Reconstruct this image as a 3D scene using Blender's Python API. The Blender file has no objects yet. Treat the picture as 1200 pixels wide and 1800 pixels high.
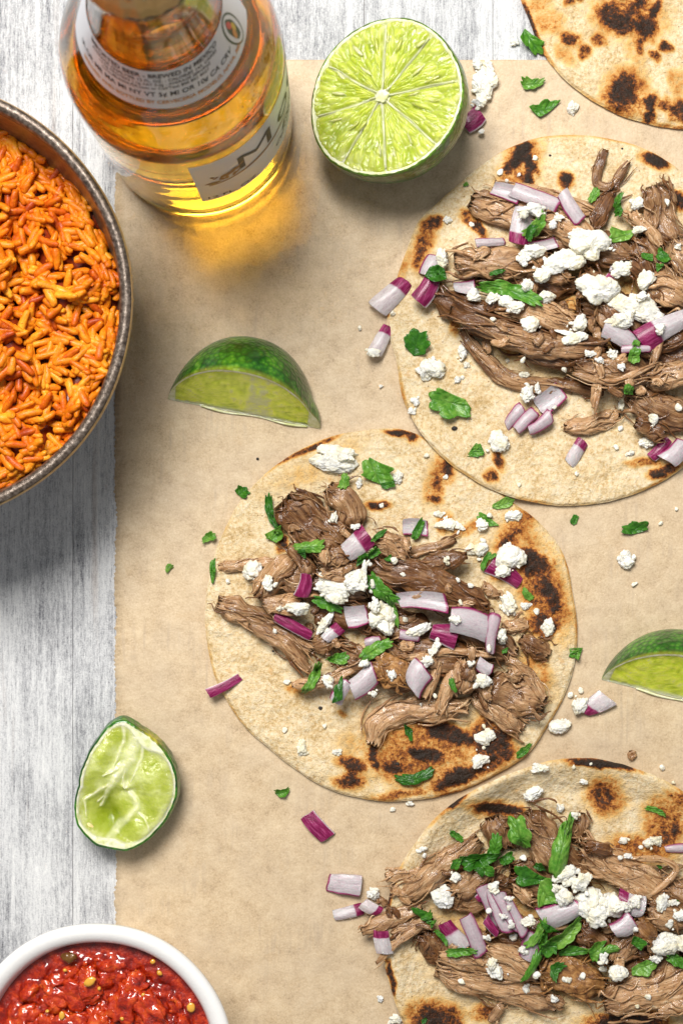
import bpy, bmesh, math, random
import numpy as np
from mathutils import Vector, Matrix

# ------------------------------------------------------------------ camera, world, light, exposure
# All layout numbers are in "units" of 0.19 mm on the table top (the frame covers 1200 x 1800 of them).
K = 0.00019
D = 2880.0                       # camera height above the table, in units
S = bpy.context.scene
cam_d = bpy.data.cameras.new("camera")
cam_d.sensor_fit = 'VERTICAL'; cam_d.sensor_height = 36.0; cam_d.sensor_width = 24.0
cam_d.lens = 36.0 * D / 1800.0
cam_d.clip_start = 0.01; cam_d.clip_end = 50.0
cam_d.dof.use_dof = True; cam_d.dof.focus_distance = (D - 45) * K; cam_d.dof.aperture_fstop = 20.0
cam = bpy.data.objects.new("camera", cam_d); S.collection.objects.link(cam)
cam.location = (0, 0, D * K)
S.camera = cam

world = bpy.data.worlds.new("World"); S.world = world; world.use_nodes = True
world.node_tree.nodes["Background"].inputs[0].default_value = (0.93, 0.96, 1.0, 1)
world.node_tree.nodes["Background"].inputs[1].default_value = 0.28

def area_light(name, loc, target, sx, sy, watts, col):
    l = bpy.data.lights.new(name, 'AREA'); l.shape = 'RECTANGLE'; l.size = sx; l.size_y = sy
    l.energy = watts; l.color = col
    o = bpy.data.objects.new(name, l); S.collection.objects.link(o)
    o.location = loc
    o.rotation_euler = (Vector(target) - Vector(loc)).to_track_quat('-Z', 'Y').to_euler()
    return o
window = area_light("window_light", (-0.165, 0.41, 0.75), (0, 0.02, 0), 0.36, 0.32, 12.6, (1.0, 0.975, 0.94))

S.view_settings.view_transform = 'Standard'; S.view_settings.look = 'None'
S.view_settings.exposure = 0.0; S.view_settings.gamma = 1.0; S.view_settings.use_curve_mapping = False
cy = S.cycles
cy.use_denoising = True
cy.max_bounces = 14; cy.transmission_bounces = 14; cy.glossy_bounces = 6; cy.diffuse_bounces = 4
cy.transparent_max_bounces = 8; cy.caustics_refractive = True; cy.caustics_reflective = False
cy.sample_clamp_indirect = 0.0; cy.blur_glossy = 0.0

rng = np.random.default_rng(7)
R = math.radians

# ------------------------------------------------------------------ numeric helpers
_perm = np.random.default_rng(3).permutation(256).astype(np.int64)
_perm = np.concatenate([_perm, _perm, _perm])
_g = np.random.default_rng(5).normal(size=(256, 3)); _g /= np.linalg.norm(_g, axis=1)[:, None]
def pn(p, seed=0):
    """gradient noise, p (N,3) -> about -0.7..0.7"""
    p = np.asarray(p, float) + seed * 17.31
    i = np.floor(p).astype(np.int64); f = p - i; i &= 255
    u = f * f * f * (f * (f * 6 - 15) + 10)
    out = 0
    for dx in (0, 1):
        for dy in (0, 1):
            for dz in (0, 1):
                h = _perm[_perm[_perm[(i[:, 0] + dx) & 255] + ((i[:, 1] + dy) & 255)] + ((i[:, 2] + dz) & 255)]
                d = f - np.array([dx, dy, dz])
                w = (u[:, 0] if dx else 1 - u[:, 0]) * (u[:, 1] if dy else 1 - u[:, 1]) * (u[:, 2] if dz else 1 - u[:, 2])
                out = out + w * np.sum(_g[h] * d, axis=1)
    return out
def n2(x, y, sc, seed=0):
    x = np.asarray(x, float); y = np.asarray(y, float)
    return pn(np.stack([x.ravel() / sc, y.ravel() / sc, np.full(x.size, seed * 3.7)], 1), seed).reshape(x.shape)
def vor(x, y, seed=0):
    """jittered-grid Voronoi: distance to nearest, second nearest, cell random"""
    x = np.asarray(x, float); y = np.asarray(y, float)
    ix = np.floor(x).astype(np.int64); iy = np.floor(y).astype(np.int64)
    f1 = np.full(x.shape, 9.0); f2 = np.full(x.shape, 9.0); cr = np.zeros(x.shape)
    for a in (-1, 0, 1):
        for b in (-1, 0, 1):
            h = _perm[_perm[(ix + a + seed * 7) & 255] + ((iy + b) & 255)]
            jx = ((h * 73) & 255) / 255.0; jy = ((h * 151 + 31) & 255) / 255.0
            d = np.hypot(ix + a + jx - x, iy + b + jy - y)
            nearer = d < f1
            f2 = np.where(nearer, f1, np.minimum(f2, d)); cr = np.where(nearer, h / 255.0, cr); f1 = np.where(nearer, d, f1)
    return f1, f2, cr
def vor3(p, seed=0):
    i = np.floor(p).astype(np.int64); f1 = np.full(len(p), 9.0)
    for a in (-1, 0, 1):
        for b in (-1, 0, 1):
            for c in (-1, 0, 1):
                h = _perm[_perm[_perm[(i[:, 0] + a + seed) & 255] + ((i[:, 1] + b) & 255)] + ((i[:, 2] + c) & 255)]
                q = i + np.array([a, b, c]) + np.stack([(h * 73 & 255), (h * 151 + 31 & 255), (h * 199 + 77 & 255)], 1) / 255.0
                f1 = np.minimum(f1, np.linalg.norm(q - p, axis=1))
    return f1
def sstep(a, b, x):
    t = np.clip((x - a) / (b - a), 0, 1); return t * t * (3 - 2 * t)
def catmull(pts, n):
    pts = np.asarray(pts, float)
    if len(pts) == 2:
        t = np.linspace(0, 1, n)[:, None]; return pts[0] * (1 - t) + pts[1] * t
    P = np.vstack([2 * pts[0] - pts[1], pts, 2 * pts[-1] - pts[-2]])
    seg = np.linalg.norm(np.diff(pts, axis=0), axis=1); cum = np.concatenate([[0], np.cumsum(seg)])
    out = []
    for s in np.linspace(0, cum[-1], n):
        k = min(np.searchsorted(cum, s, side='right') - 1, len(seg) - 1); t = (s - cum[k]) / max(seg[k], 1e-9)
        a, b, c, d = P[k], P[k + 1], P[k + 2], P[k + 3]
        out.append(0.5 * (2 * b + (c - a) * t + (2 * a - 5 * b + 4 * c - d) * t * t + (3 * b - a - 3 * c + d) * t ** 3))
    return np.array(out)

# ------------------------------------------------------------------ support height map (what things rest on)
HC, HX, HY = 2.0, -850.0, -1150.0
H = np.zeros((1150, 850))
def hidx(x, y):
    return (np.clip(((np.asarray(y) - HY) / HC).astype(int), 0, H.shape[0] - 1),
            np.clip(((np.asarray(x) - HX) / HC).astype(int), 0, H.shape[1] - 1))
def hget(x, y): return H[hidx(x, y)]
def hsmooth(x, y, r=5):
    return sum(hget(x + a * r, y + b * r) for a in (-1, 0, 1) for b in (-1, 0, 1)) / 9.0
def hput(x, y, z, fat=1):
    for a in range(-fat, fat + 1):
        for b in range(-fat, fat + 1):
            np.maximum.at(H, hidx(x + a * HC, y + b * HC), z)
def ground(px, py, z=0.0):
    f = (D - z) / D
    return (px - 600.0) * f, (900.0 - py) * f

# ------------------------------------------------------------------ object helpers
def mesh_obj(name, v, f, mat, parent=None, loc=(0, 0, 0), attrs=None, smooth=True):
    me = bpy.data.meshes.new(name)
    v = np.asarray(v, float) * K
    me.from_pydata(v.tolist(), [], f if isinstance(f, list) else f.tolist())
    if smooth: me.polygons.foreach_set('use_smooth', np.ones(len(me.polygons), bool))
    for k, a in (attrs or {}).items():
        at = me.attributes.new(k, 'FLOAT', 'POINT'); at.data.foreach_set('value', np.asarray(a, np.float32))
    me.materials.append(mat); me.update()
    o = bpy.data.objects.new(name, me); S.collection.objects.link(o)
    o.location = tuple(c * K for c in loc); o.parent = parent
    return o
def tag(o, label, cat=None, group=None, kind=None):
    if label: o['label'] = label
    if cat: o['category'] = cat
    if group: o['group'] = group
    if kind: o['kind'] = kind
    return o
def thing(name, label, cat, loc=(0, 0, 0), group=None, rotz=0):
    o = bpy.data.objects.new(name, None); S.collection.objects.link(o)
    o.empty_display_size = 0.01
    o.location = tuple(c * K for c in loc); o.rotation_euler = (0, 0, rotz)
    return tag(o, label, cat, group)
def grid_faces(nu, nv, wrap_u=False, wrap_v=False, off=0):
    """index = i*nv + j ; i along u, j along v"""
    i = np.arange(nu if wrap_u else nu - 1); j = np.arange(nv if wrap_v else nv - 1)
    I, J = np.meshgrid(i, j, indexing='ij'); I2 = (I + 1) % nu; J2 = (J + 1) % nv
    return (np.stack([I * nv + J, I2 * nv + J, I2 * nv + J2, I * nv + J2], -1).reshape(-1, 4) + off)
def lathe(name, prof, mat, parent, seg=128, attrs_fn=None, jitter=None):
    prof = np.asarray(prof, float); n = len(prof)
    th = np.linspace(0, 2 * math.pi, seg, endpoint=False)
    v = np.zeros((n, seg, 3))
    v[..., 0] = prof[:, 0:1] * np.cos(th); v[..., 1] = prof[:, 0:1] * np.sin(th); v[..., 2] = prof[:, 1:2]
    if jitter is not None: v = jitter(v, th)
    i, j = np.meshgrid(np.arange(n - 1), np.arange(seg), indexing='ij'); j2 = (j + 1) % seg
    f = np.stack([i * seg + j, i * seg + j2, (i + 1) * seg + j2, (i + 1) * seg + j], -1).reshape(-1, 4)
    fl = [list(dict.fromkeys(q)) for q in f.tolist()]
    o = mesh_obj(name, v.reshape(-1, 3), fl, mat, parent)
    bm = bmesh.new(); bm.from_mesh(o.data); bmesh.ops.remove_doubles(bm, verts=bm.verts, dist=1e-6)
    bm.to_mesh(o.data); bm.free()
    return o
def smooth_profile(pts, n): return catmull(pts, n)
def tube(path, rad, m=8, squash=1.0):
    """verts/faces of a tapered tube along a 3-D path"""
    path = np.asarray(path, float); n = len(path)
    rad = np.broadcast_to(np.asarray(rad, float), (n,))
    t = np.gradient(path, axis=0); t /= np.linalg.norm(t, axis=1)[:, None] + 1e-9
    up = np.array([0.0, 0, 1.0]); s = np.cross(t, up); ln = np.linalg.norm(s, axis=1)[:, None]
    s = np.where(ln > 1e-3, s / (ln + 1e-9), np.array([1.0, 0, 0])); b = np.cross(s, t)
    a = np.linspace(0, 2 * math.pi, m, endpoint=False)
    v = path[:, None, :] + rad[:, None, None] * (np.cos(a)[None, :, None] * s[:, None, :] + squash * np.sin(a)[None, :, None] * b[:, None, :])
    v = v.reshape(-1, 3)
    f = grid_faces(n, m, wrap_v=True).tolist()
    f.append(list(range(m))); f.append(list(range((n - 1) * m, n * m))[::-1])
    return v, f
def join_parts(parts):
    vs, fs, o = [], [], 0
    for v, f in parts:
        vs.append(v); fs += [[i + o for i in q] for q in (f if isinstance(f, list) else f.tolist())]; o += len(v)
    return np.vstack(vs), fs
_ico = {}
def ico(sub):
    if sub not in _ico:
        bm = bmesh.new(); bmesh.ops.create_icosphere(bm, subdivisions=sub, radius=1.0)
        _ico[sub] = (np.array([v.co[:] for v in bm.verts]), [[v.index for v in f.verts] for f in bm.faces]); bm.free()
    return _ico[sub]
def rot2(v, a):
    c, s = math.cos(a), math.sin(a); w = v.copy()
    w[:, 0] = v[:, 0] * c - v[:, 1] * s; w[:, 1] = v[:, 0] * s + v[:, 1] * c
    return w
def rest(v, px, py, q=80, fat=1, extra=0.0):
    """drop local verts on the height map so that they show at picture place px,py; returns location"""
    zg = float(hget(*ground(px, py))) + 15
    gx, gy = ground(px, py, zg)
    hv = hget(v[:, 0] + gx, v[:, 1] + gy)
    low = v[:, 2] <= np.median(v[:, 2])
    z0 = float(np.percentile((hv - v[:, 2])[low], q)) + extra
    hput(v[:, 0] + gx, v[:, 1] + gy, v[:, 2] + z0, fat)
    return (gx, gy, z0)

# ------------------------------------------------------------------ material helpers
class Mat:
    def __init__(s, name, rough=0.5, coat=0.0, sss=0.0, sss_r=(6, 4, 3), spec=0.5):
        s.m = bpy.data.materials.new(name); s.m.use_nodes = True; s.t = s.m.node_tree
        s.b = s.t.nodes["Principled BSDF"]
        s.b.inputs["Roughness"].default_value = rough; s.b.inputs["Specular IOR Level"].default_value = spec
        s.b.inputs["Coat Weight"].default_value = coat; s.b.inputs["Coat Roughness"].default_value = 0.15
        if sss:
            s.b.inputs["Subsurface Weight"].default_value = sss
            s.b.inputs["Subsurface Radius"].default_value = tuple(r * K for r in sss_r); s.b.inputs["Subsurface Scale"].default_value = 1.0
    def n(s, typ, ins=None, **props):
        nd = s.t.nodes.new(typ)
        for k, v in props.items(): setattr(nd, k, v)
        for k, v in (ins or {}).items(): s.put(nd.inputs[k], v)
        return nd
    def put(s, sock, v):
        if isinstance(v, bpy.types.NodeSocket): s.t.links.new(v, sock)
        else: sock.default_value = v
    def coord(s, scale=(1, 1, 1), rnd=False):
        c = s.n('ShaderNodeTexCoord').outputs['Object']
        v = s.n('ShaderNodeVectorMath', {0: c, 1: tuple(x / K for x in scale)}, operation='MULTIPLY').outputs[0]
        if rnd:
            r = s.n('ShaderNodeObjectInfo').outputs['Random']
            r = s.n('ShaderNodeMath', {0: r, 1: 4000.0}, operation='MULTIPLY').outputs[0]
            v = s.n('ShaderNodeVectorMath', {0: v, 1: r}, operation='ADD').outputs[0]
        return v
    def attr(s, name): return s.n('ShaderNodeAttribute', attribute_name=name).outputs['Fac']
    def noise(s, vec, px, detail=3, rough=0.55, dist=0.0):
        return s.n('ShaderNodeTexNoise', {'Vector': vec, 'Scale': 1.0 / px, 'Detail': detail, 'Roughness': rough, 'Distortion': dist}).outputs['Fac']
    def voro(s, vec, px, feature='F1', out='Distance', rnd=1.0):
        return s.n('ShaderNodeTexVoronoi', {'Vector': vec, 'Scale': 1.0 / px, 'Randomness': rnd}, feature=feature).outputs[out]
    def math(s, op, a, b=0.0, clamp=False): return s.n('ShaderNodeMath', {0: a, 1: b}, operation=op, use_clamp=clamp).outputs[0]
    def ramp(s, fac, stops, interp='LINEAR'):
        nd = s.n('ShaderNodeValToRGB', {'Fac': fac}); cr = nd.color_ramp; cr.interpolation = interp
        while len(cr.elements) < len(stops): cr.elements.new(0.5)
        for e, (p, c) in zip(cr.elements, stops): e.position = p; e.color = (c[0], c[1], c[2], 1) if not isinstance(c, (int, float)) else (c, c, c, 1)
        return nd.outputs['Color']
    def mix(s, fac, a, b, mode='MIX'):
        nd = s.n('ShaderNodeMix', data_type='RGBA', blend_type=mode)
        s.put(nd.inputs[0], fac)
        for sock, v in ((nd.inputs[6], a), (nd.inputs[7], b)):
            s.put(sock, v if isinstance(v, bpy.types.NodeSocket) else (v[0], v[1], v[2], 1))
        return nd.outputs[2]
    def bump(s, h, dist_px, strength=1.0, prev=None):
        nd = s.n('ShaderNodeBump', {'Height': h, 'Distance': dist_px * K, 'Strength': strength})
        if prev is not None: s.put(nd.inputs['Normal'], prev)
        return nd.outputs['Normal']
    def col(s, c): s.put(s.b.inputs['Base Color'], c if isinstance(c, bpy.types.NodeSocket) else (c[0], c[1], c[2], 1))
    def nrm(s, n): s.put(s.b.inputs['Normal'], n)
    def rough(s, r): s.put(s.b.inputs['Roughness'], r)

# ------------------------------------------------------------------ materials
def mat_wood():
    m = Mat('whitewashed_wood', 0.62)
    c = m.coord((1, 1, 1), True)
    st = m.n('ShaderNodeVectorMath', {0: c, 1: (1, 0.05, 1)}, operation='MULTIPLY').outputs[0]
    st2 = m.n('ShaderNodeVectorMath', {0: c, 1: (1, 0.22, 1)}, operation='MULTIPLY').outputs[0]
    g1 = m.noise(st, 6, 5, 0.7, 0.5); g2 = m.noise(st2, 3.2, 5, 0.8); big = m.noise(c, 150, 4, 0.65); st3 = m.noise(st, 26, 4, 0.65, 0.6)
    grit = m.noise(c, 2.6, 3, 0.7)
    a = m.math('ADD', m.math('MULTIPLY', g1, 0.42), m.math('ADD', m.math('MULTIPLY', g2, 0.55), m.math('ADD', m.math('MULTIPLY', big, 0.40), m.math('MULTIPLY', st3, 0.35))))
    a = m.math('ADD', a, m.math('MULTIPLY', m.math('SUBTRACT', grit, 0.5), 0.35))
    col = m.ramp(m.math('MULTIPLY', a, 0.58), [(0.37, (0.11, 0.112, 0.125)), (0.445, (0.37, 0.372, 0.385)), (0.515, (0.61, 0.612, 0.615)), (0.62, (0.80, 0.80, 0.785))])
    tan = m.ramp(m.noise(st, 30, 3, 0.5), [(0.62, 0.0), (0.78, 0.45)])
    m.col(m.mix(tan, col, (0.50, 0.40, 0.33)))
    m.nrm(m.bump(m.math('ADD', m.math('ADD', g1, g2), m.math('MULTIPLY', grit, 0.6)), 2.6, 0.8)); return m.m
def mat_paper():
    m = Mat('baking_parchment', 0.5, spec=0.35)
    c = m.coord()
    f = m.noise(c, 3.2, 4, 0.7); md = m.noise(c, 34, 4, 0.65); bg = m.noise(c, 120, 3, 0.6)
    a = m.math('ADD', m.math('MULTIPLY', f, 0.52), m.math('MULTIPLY', md, 0.48))
    col = m.ramp(a, [(0.30, (0.31, 0.22, 0.13)), (0.44, (0.51, 0.38, 0.235)), (0.56, (0.60, 0.465, 0.30)), (0.72, (0.69, 0.555, 0.375))])
    grey = m.ramp(bg, [(0.42, 0.0), (0.70, 0.36)])
    col = m.mix(grey, col, (0.50, 0.40, 0.29))
    stv = m.n('ShaderNodeVectorMath', {0: c, 1: (1, 0.08, 1)}, operation='MULTIPLY').outputs[0]
    thru = m.math('MULTIPLY', m.ramp(m.noise(stv, 9, 3, 0.6), [(0.50, 0.0), (0.68, 0.5)]), m.ramp(m.noise(c, 90, 2, 0.5), [(0.50, 0.0), (0.64, 1.0)]))
    col = m.mix(thru, col, (0.40, 0.31, 0.22))
    grease = m.ramp(m.noise(c, 75, 4, 0.6, 0.8), [(0.62, 0.0), (0.67, 0.16)])
    col = m.mix(grease, col, (0.50, 0.33, 0.16))
    fl = m.ramp(m.voro(c, 17), [(0.05, 1.0), (0.11, 0.0)])
    m.col(m.mix(m.math('MULTIPLY', fl, 0.35), col, (0.30, 0.22, 0.16)))
    m.nrm(m.bump(m.noise(c, 2.4, 2, 0.6), 0.6, 0.5, m.bump(md, 5.0, 0.5))); return m.m
def mat_tortilla():
    m = Mat('griddled_corn_tortilla', 0.72, spec=0.3, sss=0.12, sss_r=(8, 5, 3))
    c = m.coord()
    ch = m.attr('char')
    fine = m.noise(c, 6, 4, 0.72); mid = m.noise(c, 26, 4, 0.65); tiny = m.noise(c, 2.4, 2, 0.6)
    base = m.ramp(m.math('ADD', m.math('MULTIPLY', fine, 0.62), m.math('MULTIPLY', m.noise(c, 44, 4, 0.65), 0.38)),
                  [(0.36, (0.46, 0.30, 0.12)), (0.45, (0.64, 0.47, 0.25)), (0.53, (0.745, 0.60, 0.375)), (0.66, (0.84, 0.73, 0.54))])
    fr = m.ramp(m.voro(c, 21), [(0.035, 1.0), (0.085, 0.0)])
    base = m.mix(m.math('MULTIPLY', fr, 0.75), base, (0.20, 0.10, 0.04))
    spots = m.ramp(m.noise(c, 17, 3, 0.5), [(0.64, 0.0), (0.73, 0.6)])
    base = m.mix(spots, base, (0.60, 0.36, 0.14))
    w = m.math('ADD', m.math('MULTIPLY', m.math('SUBTRACT', fine, 0.5), 1.7), m.math('MULTIPLY', m.math('SUBTRACT', mid, 0.5), 1.3))
    v = m.math('ADD', ch, m.math('MULTIPLY', w, m.math('ADD', 0.10, m.math('MINIMUM', m.math('MULTIPLY', ch, 1.2), 0.7))))
    toast = m.ramp(v, [(0.12, (1, 1, 1)), (0.28, (0.97, 0.80, 0.50)), (0.44, (0.76, 0.40, 0.13)), (0.58, (0.34, 0.125, 0.038)), (0.74, (0.065, 0.028, 0.015)), (0.95, (0.028, 0.018, 0.013))])
    col = m.mix(1.0, base, toast, 'MULTIPLY')
    m.col(col)
    m.rough(m.ramp(v, [(0.5, 0.72), (0.9, 0.42)]))
    h = m.math('ADD', m.math('MULTIPLY', fine, 0.7), m.math('ADD', m.math('MULTIPLY', tiny, 0.35), mid))
    bl = m.ramp(m.voro(c, 13, 'SMOOTH_F1'), [(0.1, 1.0), (0.7, 0.0)])
    m.nrm(m.bump(m.math('ADD', h, m.math('MULTIPLY', bl, 0.5)), 5.0, 0.9)); return m.m
def mat_pork():
    m = Mat('pulled_pork', 0.40, spec=0.30, coat=0.0, sss=0.18, sss_r=(8, 4, 3))
    fu = m.attr('fu'); fv = m.attr('fv')
    vec = m.n('ShaderNodeCombineXYZ', {0: fu, 1: fv, 2: m.math('MULTIPLY', m.n('ShaderNodeObjectInfo').outputs['Random'], 300.0)}).outputs[0]
    st = m.n('ShaderNodeVectorMath', {0: vec, 1: (1, 0.09, 1)}, operation='MULTIPLY').outputs[0]
    g = m.noise(st, 2.6, 4, 0.65, 0.5); g2 = m.noise(st, 9, 3, 0.6)
    c = m.coord((1, 1, 1), True); big = m.noise(c, 42, 3, 0.6); speck = m.noise(c, 5.0, 2, 0.6)
    pale = m.ramp(g, [(0.26, (0.21, 0.088, 0.030)), (0.41, (0.37, 0.195, 0.082)), (0.55, (0.52, 0.315, 0.160)), (0.72, (0.72, 0.52, 0.33))])
    brown = m.ramp(g, [(0.28, (0.045, 0.015, 0.004)), (0.43, (0.098, 0.036, 0.010)), (0.57, (0.165, 0.067, 0.019)), (0.76, (0.30, 0.145, 0.05))])
    tone = m.n('ShaderNodeSeparateColor', {0: m.n('ShaderNodeObjectInfo').outputs['Color']}).outputs[0]
    f = m.math('ADD', m.math('ADD', m.math('MULTIPLY', m.math('SUBTRACT', tone, 0.07), 1.8), m.attr('tv')), m.math('ADD', m.math('MULTIPLY', m.math('SUBTRACT', big, 0.5), 1.7), m.math('MULTIPLY', m.math('SUBTRACT', g2, 0.5), 0.9)), True)
    col = m.mix(f, pale, brown)
    sp = m.ramp(speck, [(0.61, 0.0), (0.68, 0.8)])
    col = m.mix(sp, col, (0.09, 0.04, 0.02))
    gold = m.n('ShaderNodeSeparateColor', {0: m.n('ShaderNodeObjectInfo').outputs['Color']}).outputs[1]
    crisp = m.ramp(m.noise(c, 9, 4, 0.7), [(0.35, (0.11, 0.04, 0.012)), (0.55, (0.36, 0.17, 0.05)), (0.7, (0.52, 0.29, 0.11))])
    col = m.mix(gold, col, crisp)
    m.col(col)
    m.rough(m.ramp(m.noise(c, 13, 3, 0.6), [(0.38, 0.20), (0.50, 0.50), (0.65, 0.68)]))
    m.b.inputs['Coat Roughness'].default_value = 0.10; m.put(m.b.inputs['Coat Weight'], m.ramp(m.noise(c, 21, 3, 0.6), [(0.44, 0.0), (0.56, 0.9)]))
    nn = m.bump(m.math('ADD', m.math('MULTIPLY', g, 0.8), m.math('ADD', m.math('MULTIPLY', g2, 0.7), m.math('MULTIPLY', speck, 0.6))), 2.4, 0.7); m.nrm(nn); m.put(m.b.inputs['Coat Normal'], nn); return m.m
def mat_onion():
    m = Mat('red_onion', 0.24, coat=0.2, sss=0.25, sss_r=(10, 6, 7))
    p = m.attr('p'); u = m.attr('fu'); w = m.attr('fv')
    vec = m.n('ShaderNodeCombineXYZ', {0: u, 1: m.math('MULTIPLY', w, 0.14), 2: m.math('MULTIPLY', m.n('ShaderNodeObjectInfo').outputs['Random'], 300.0)}).outputs[0]
    st = m.noise(vec, 3.5, 3, 0.6); c = m.coord((1, 1, 1), True); fr = m.noise(c, 4, 4, 0.75)
    pale = m.ramp(m.math('ADD', m.math('MULTIPLY', st, 0.5), m.math('MULTIPLY', fr, 0.5)), [(0.34, (0.62, 0.50, 0.54)), (0.46, (0.78, 0.70, 0.72)), (0.58, (0.87, 0.82, 0.83)), (0.74, (0.93, 0.91, 0.91))])
    pur = m.ramp(st, [(0.3, (0.12, 0.003, 0.035)), (0.5, (0.22, 0.010, 0.075)), (0.72, (0.40, 0.07, 0.19))])
    v = m.math('ADD', p, m.math('MULTIPLY', m.math('SUBTRACT', st, 0.5), 0.35), True)
    mid = m.mix(m.ramp(v, [(0.15, 0.0), (0.55, 1.0)]), pale, (0.34, 0.10, 0.19))
    m.col(m.mix(m.ramp(v, [(0.45, 0.0), (0.75, 1.0)]), mid, pur))
    m.put(m.b.inputs['Transmission Weight'], m.ramp(v, [(0.2, 0.45), (0.6, 0.05)])); m.b.inputs['IOR'].default_value = 1.36
    m.nrm(m.bump(m.math('ADD', st, m.math('MULTIPLY', fr, 0.8)), 2.0, 0.6)); return m.m
def mat_cilantro():
    m = Mat('cilantro_leaf', 0.34, spec=0.5)
    c = m.coord((1, 1, 1), True); ve = m.attr('vein'); t = m.n('ShaderNodeObjectInfo').outputs['Random']
    a = m.math('ADD', m.math('MULTIPLY', m.noise(c, 12, 4, 0.7), 0.9), m.math('MULTIPLY', m.math('SUBTRACT', t, 0.2), 0.45))
    col = m.ramp(a, [(0.22, (0.014, 0.085, 0.006)), (0.45, (0.042, 0.185, 0.012)), (0.66, (0.10, 0.30, 0.025)), (0.88, (0.24, 0.45, 0.07))])
    col = m.mix(m.math('MULTIPLY', ve, 0.45), col, (0.02, 0.09, 0.01))
    m.col(col)
    m.nrm(m.bump(m.math('SUBTRACT', m.math('MULTIPLY', m.noise(c, 6, 3, 0.6), 0.8), ve), 2.0, 0.6))
    tr = m.n('ShaderNodeBsdfTranslucent', {'Color': m.mix(1.0, col, (1.6, 1.5, 0.9), 'MULTIPLY')})
    mx = m.n('ShaderNodeMixShader', {0: 0.25, 1: m.b.outputs[0], 2: tr.outputs[0]})
    m.t.links.new(mx.outputs[0], m.t.nodes['Material Output'].inputs['Surface']); return m.m
def mat_cheese():
    m = Mat('crumbly_white_cheese', 0.6, spec=0.35, sss=0.35, sss_r=(7, 6, 4))
    c = m.coord((1, 1, 1), True)
    big = m.noise(c, 26, 2, 0.5); f = m.noise(c, 3.5, 4, 0.7)
    m.col(m.ramp(m.math('ADD', m.math('MULTIPLY', big, 0.7), m.math('MULTIPLY', f, 0.3)), [(0.34, (0.78, 0.70, 0.48)), (0.50, (0.86, 0.82, 0.69)), (0.68, (0.89, 0.87, 0.80))]))
    m.nrm(m.bump(m.math('ADD', f, m.math('MULTIPLY', m.voro(c, 4.5), 0.5)), 2.4, 0.8)); return m.m
def mat_rind():
    m = Mat('lime_rind', 0.30, coat=0.4)
    c = m.coord((1, 1, 1), True)
    pores = m.voro(c, 8.5); a = m.noise(c, 60, 3, 0.6)
    y = m.attr('yel')
    col = m.ramp(m.math('ADD', a, m.math('MULTIPLY', m.math('SUBTRACT', 0.5, pores), 0.35)), [(0.34, (0.006, 0.052, 0.003)), (0.50, (0.015, 0.105, 0.004)), (0.64, (0.05, 0.20, 0.008)), (0.8, (0.15, 0.34, 0.025))])
    col = m.mix(y, col, (0.50, 0.42, 0.03))
    m.col(col); m.nrm(m.bump(pores, 3.5, 0.5)); return m.m
def mat_pith():
    m = Mat('lime_pith', 0.5, sss=0.3, sss_r=(8, 8, 5)); c = m.coord((1, 1, 1), True)
    m.col(m.ramp(m.noise(c, 12, 3, 0.6), [(0.35, (0.55, 0.58, 0.25)), (0.55, (0.72, 0.72, 0.48)), (0.7, (0.78, 0.77, 0.62))]))
    m.nrm(m.bump(m.noise(c, 3.5, 3, 0.6), 1.5, 0.5)); return m.m
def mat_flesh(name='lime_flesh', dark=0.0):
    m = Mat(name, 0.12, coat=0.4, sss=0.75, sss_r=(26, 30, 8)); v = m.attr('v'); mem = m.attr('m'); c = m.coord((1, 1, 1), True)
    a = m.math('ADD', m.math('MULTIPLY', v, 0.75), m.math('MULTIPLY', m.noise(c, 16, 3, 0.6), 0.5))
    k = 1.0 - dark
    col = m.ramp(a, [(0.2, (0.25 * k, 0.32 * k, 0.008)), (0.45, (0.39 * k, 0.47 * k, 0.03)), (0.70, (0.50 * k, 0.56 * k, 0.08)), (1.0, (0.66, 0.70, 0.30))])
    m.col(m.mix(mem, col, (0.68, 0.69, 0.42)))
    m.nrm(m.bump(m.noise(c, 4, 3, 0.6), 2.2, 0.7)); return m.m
def mat_glass():
    m = Mat('clear_bottle_glass', 0.0); m.t.nodes.remove(m.b)
    g = m.n('ShaderNodeBsdfGlass', {'Color': (0.985, 0.99, 0.98, 1), 'Roughness': 0.0, 'IOR': 1.5})
    pass
    m.t.links.new(g.outputs[0], m.t.nodes['Material Output'].inputs['Surface']); return m.m
def mat_beer():
    m = Mat('amber_beer', 0.0); m.t.nodes.remove(m.b)
    g = m.n('ShaderNodeBsdfGlass', {'Color': (1, 1, 1, 1), 'Roughness': 0.0, 'IOR': 1.33})
    a = m.n('ShaderNodeVolumeAbsorption', {'Color': (0.99, 0.855, 0.16, 1), 'Density': 58.0})
    o = m.t.nodes['Material Output']; m.t.links.new(g.outputs[0], o.inputs['Surface']); m.t.links.new(a.outputs[0], o.inputs['Volume']); return m.m
def mat_bubble():
    m = Mat('beer_bubble', 0.0); m.t.nodes.remove(m.b)
    g = m.n('ShaderNodeBsdfGlass', {'Color': (1.0, 0.93, 0.78, 1), 'Roughness': 0.02, 'IOR': 1.25})
    m.t.links.new(g.outputs[0], m.t.nodes['Material Output'].inputs['Surface']); return m.m
def mat_flat(name, col, rough=0.5, metal=0.0, noise=0.0, coat=0.0):
    m = Mat(name, rough, coat=coat); m.b.inputs['Metallic'].default_value = metal
    if noise:
        c = m.coord(); f = m.noise(c, 14, 4, 0.65)
        m.col(m.ramp(f, [(0.3, tuple(x * (1 - noise) for x in col)), (0.7, tuple(min(1, x * (1 + noise)) for x in col))]))
        m.nrm(m.bump(m.noise(c, 4, 3, 0.6), 0.8, 0.4))
    else: m.col(col)
    return m.m
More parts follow.
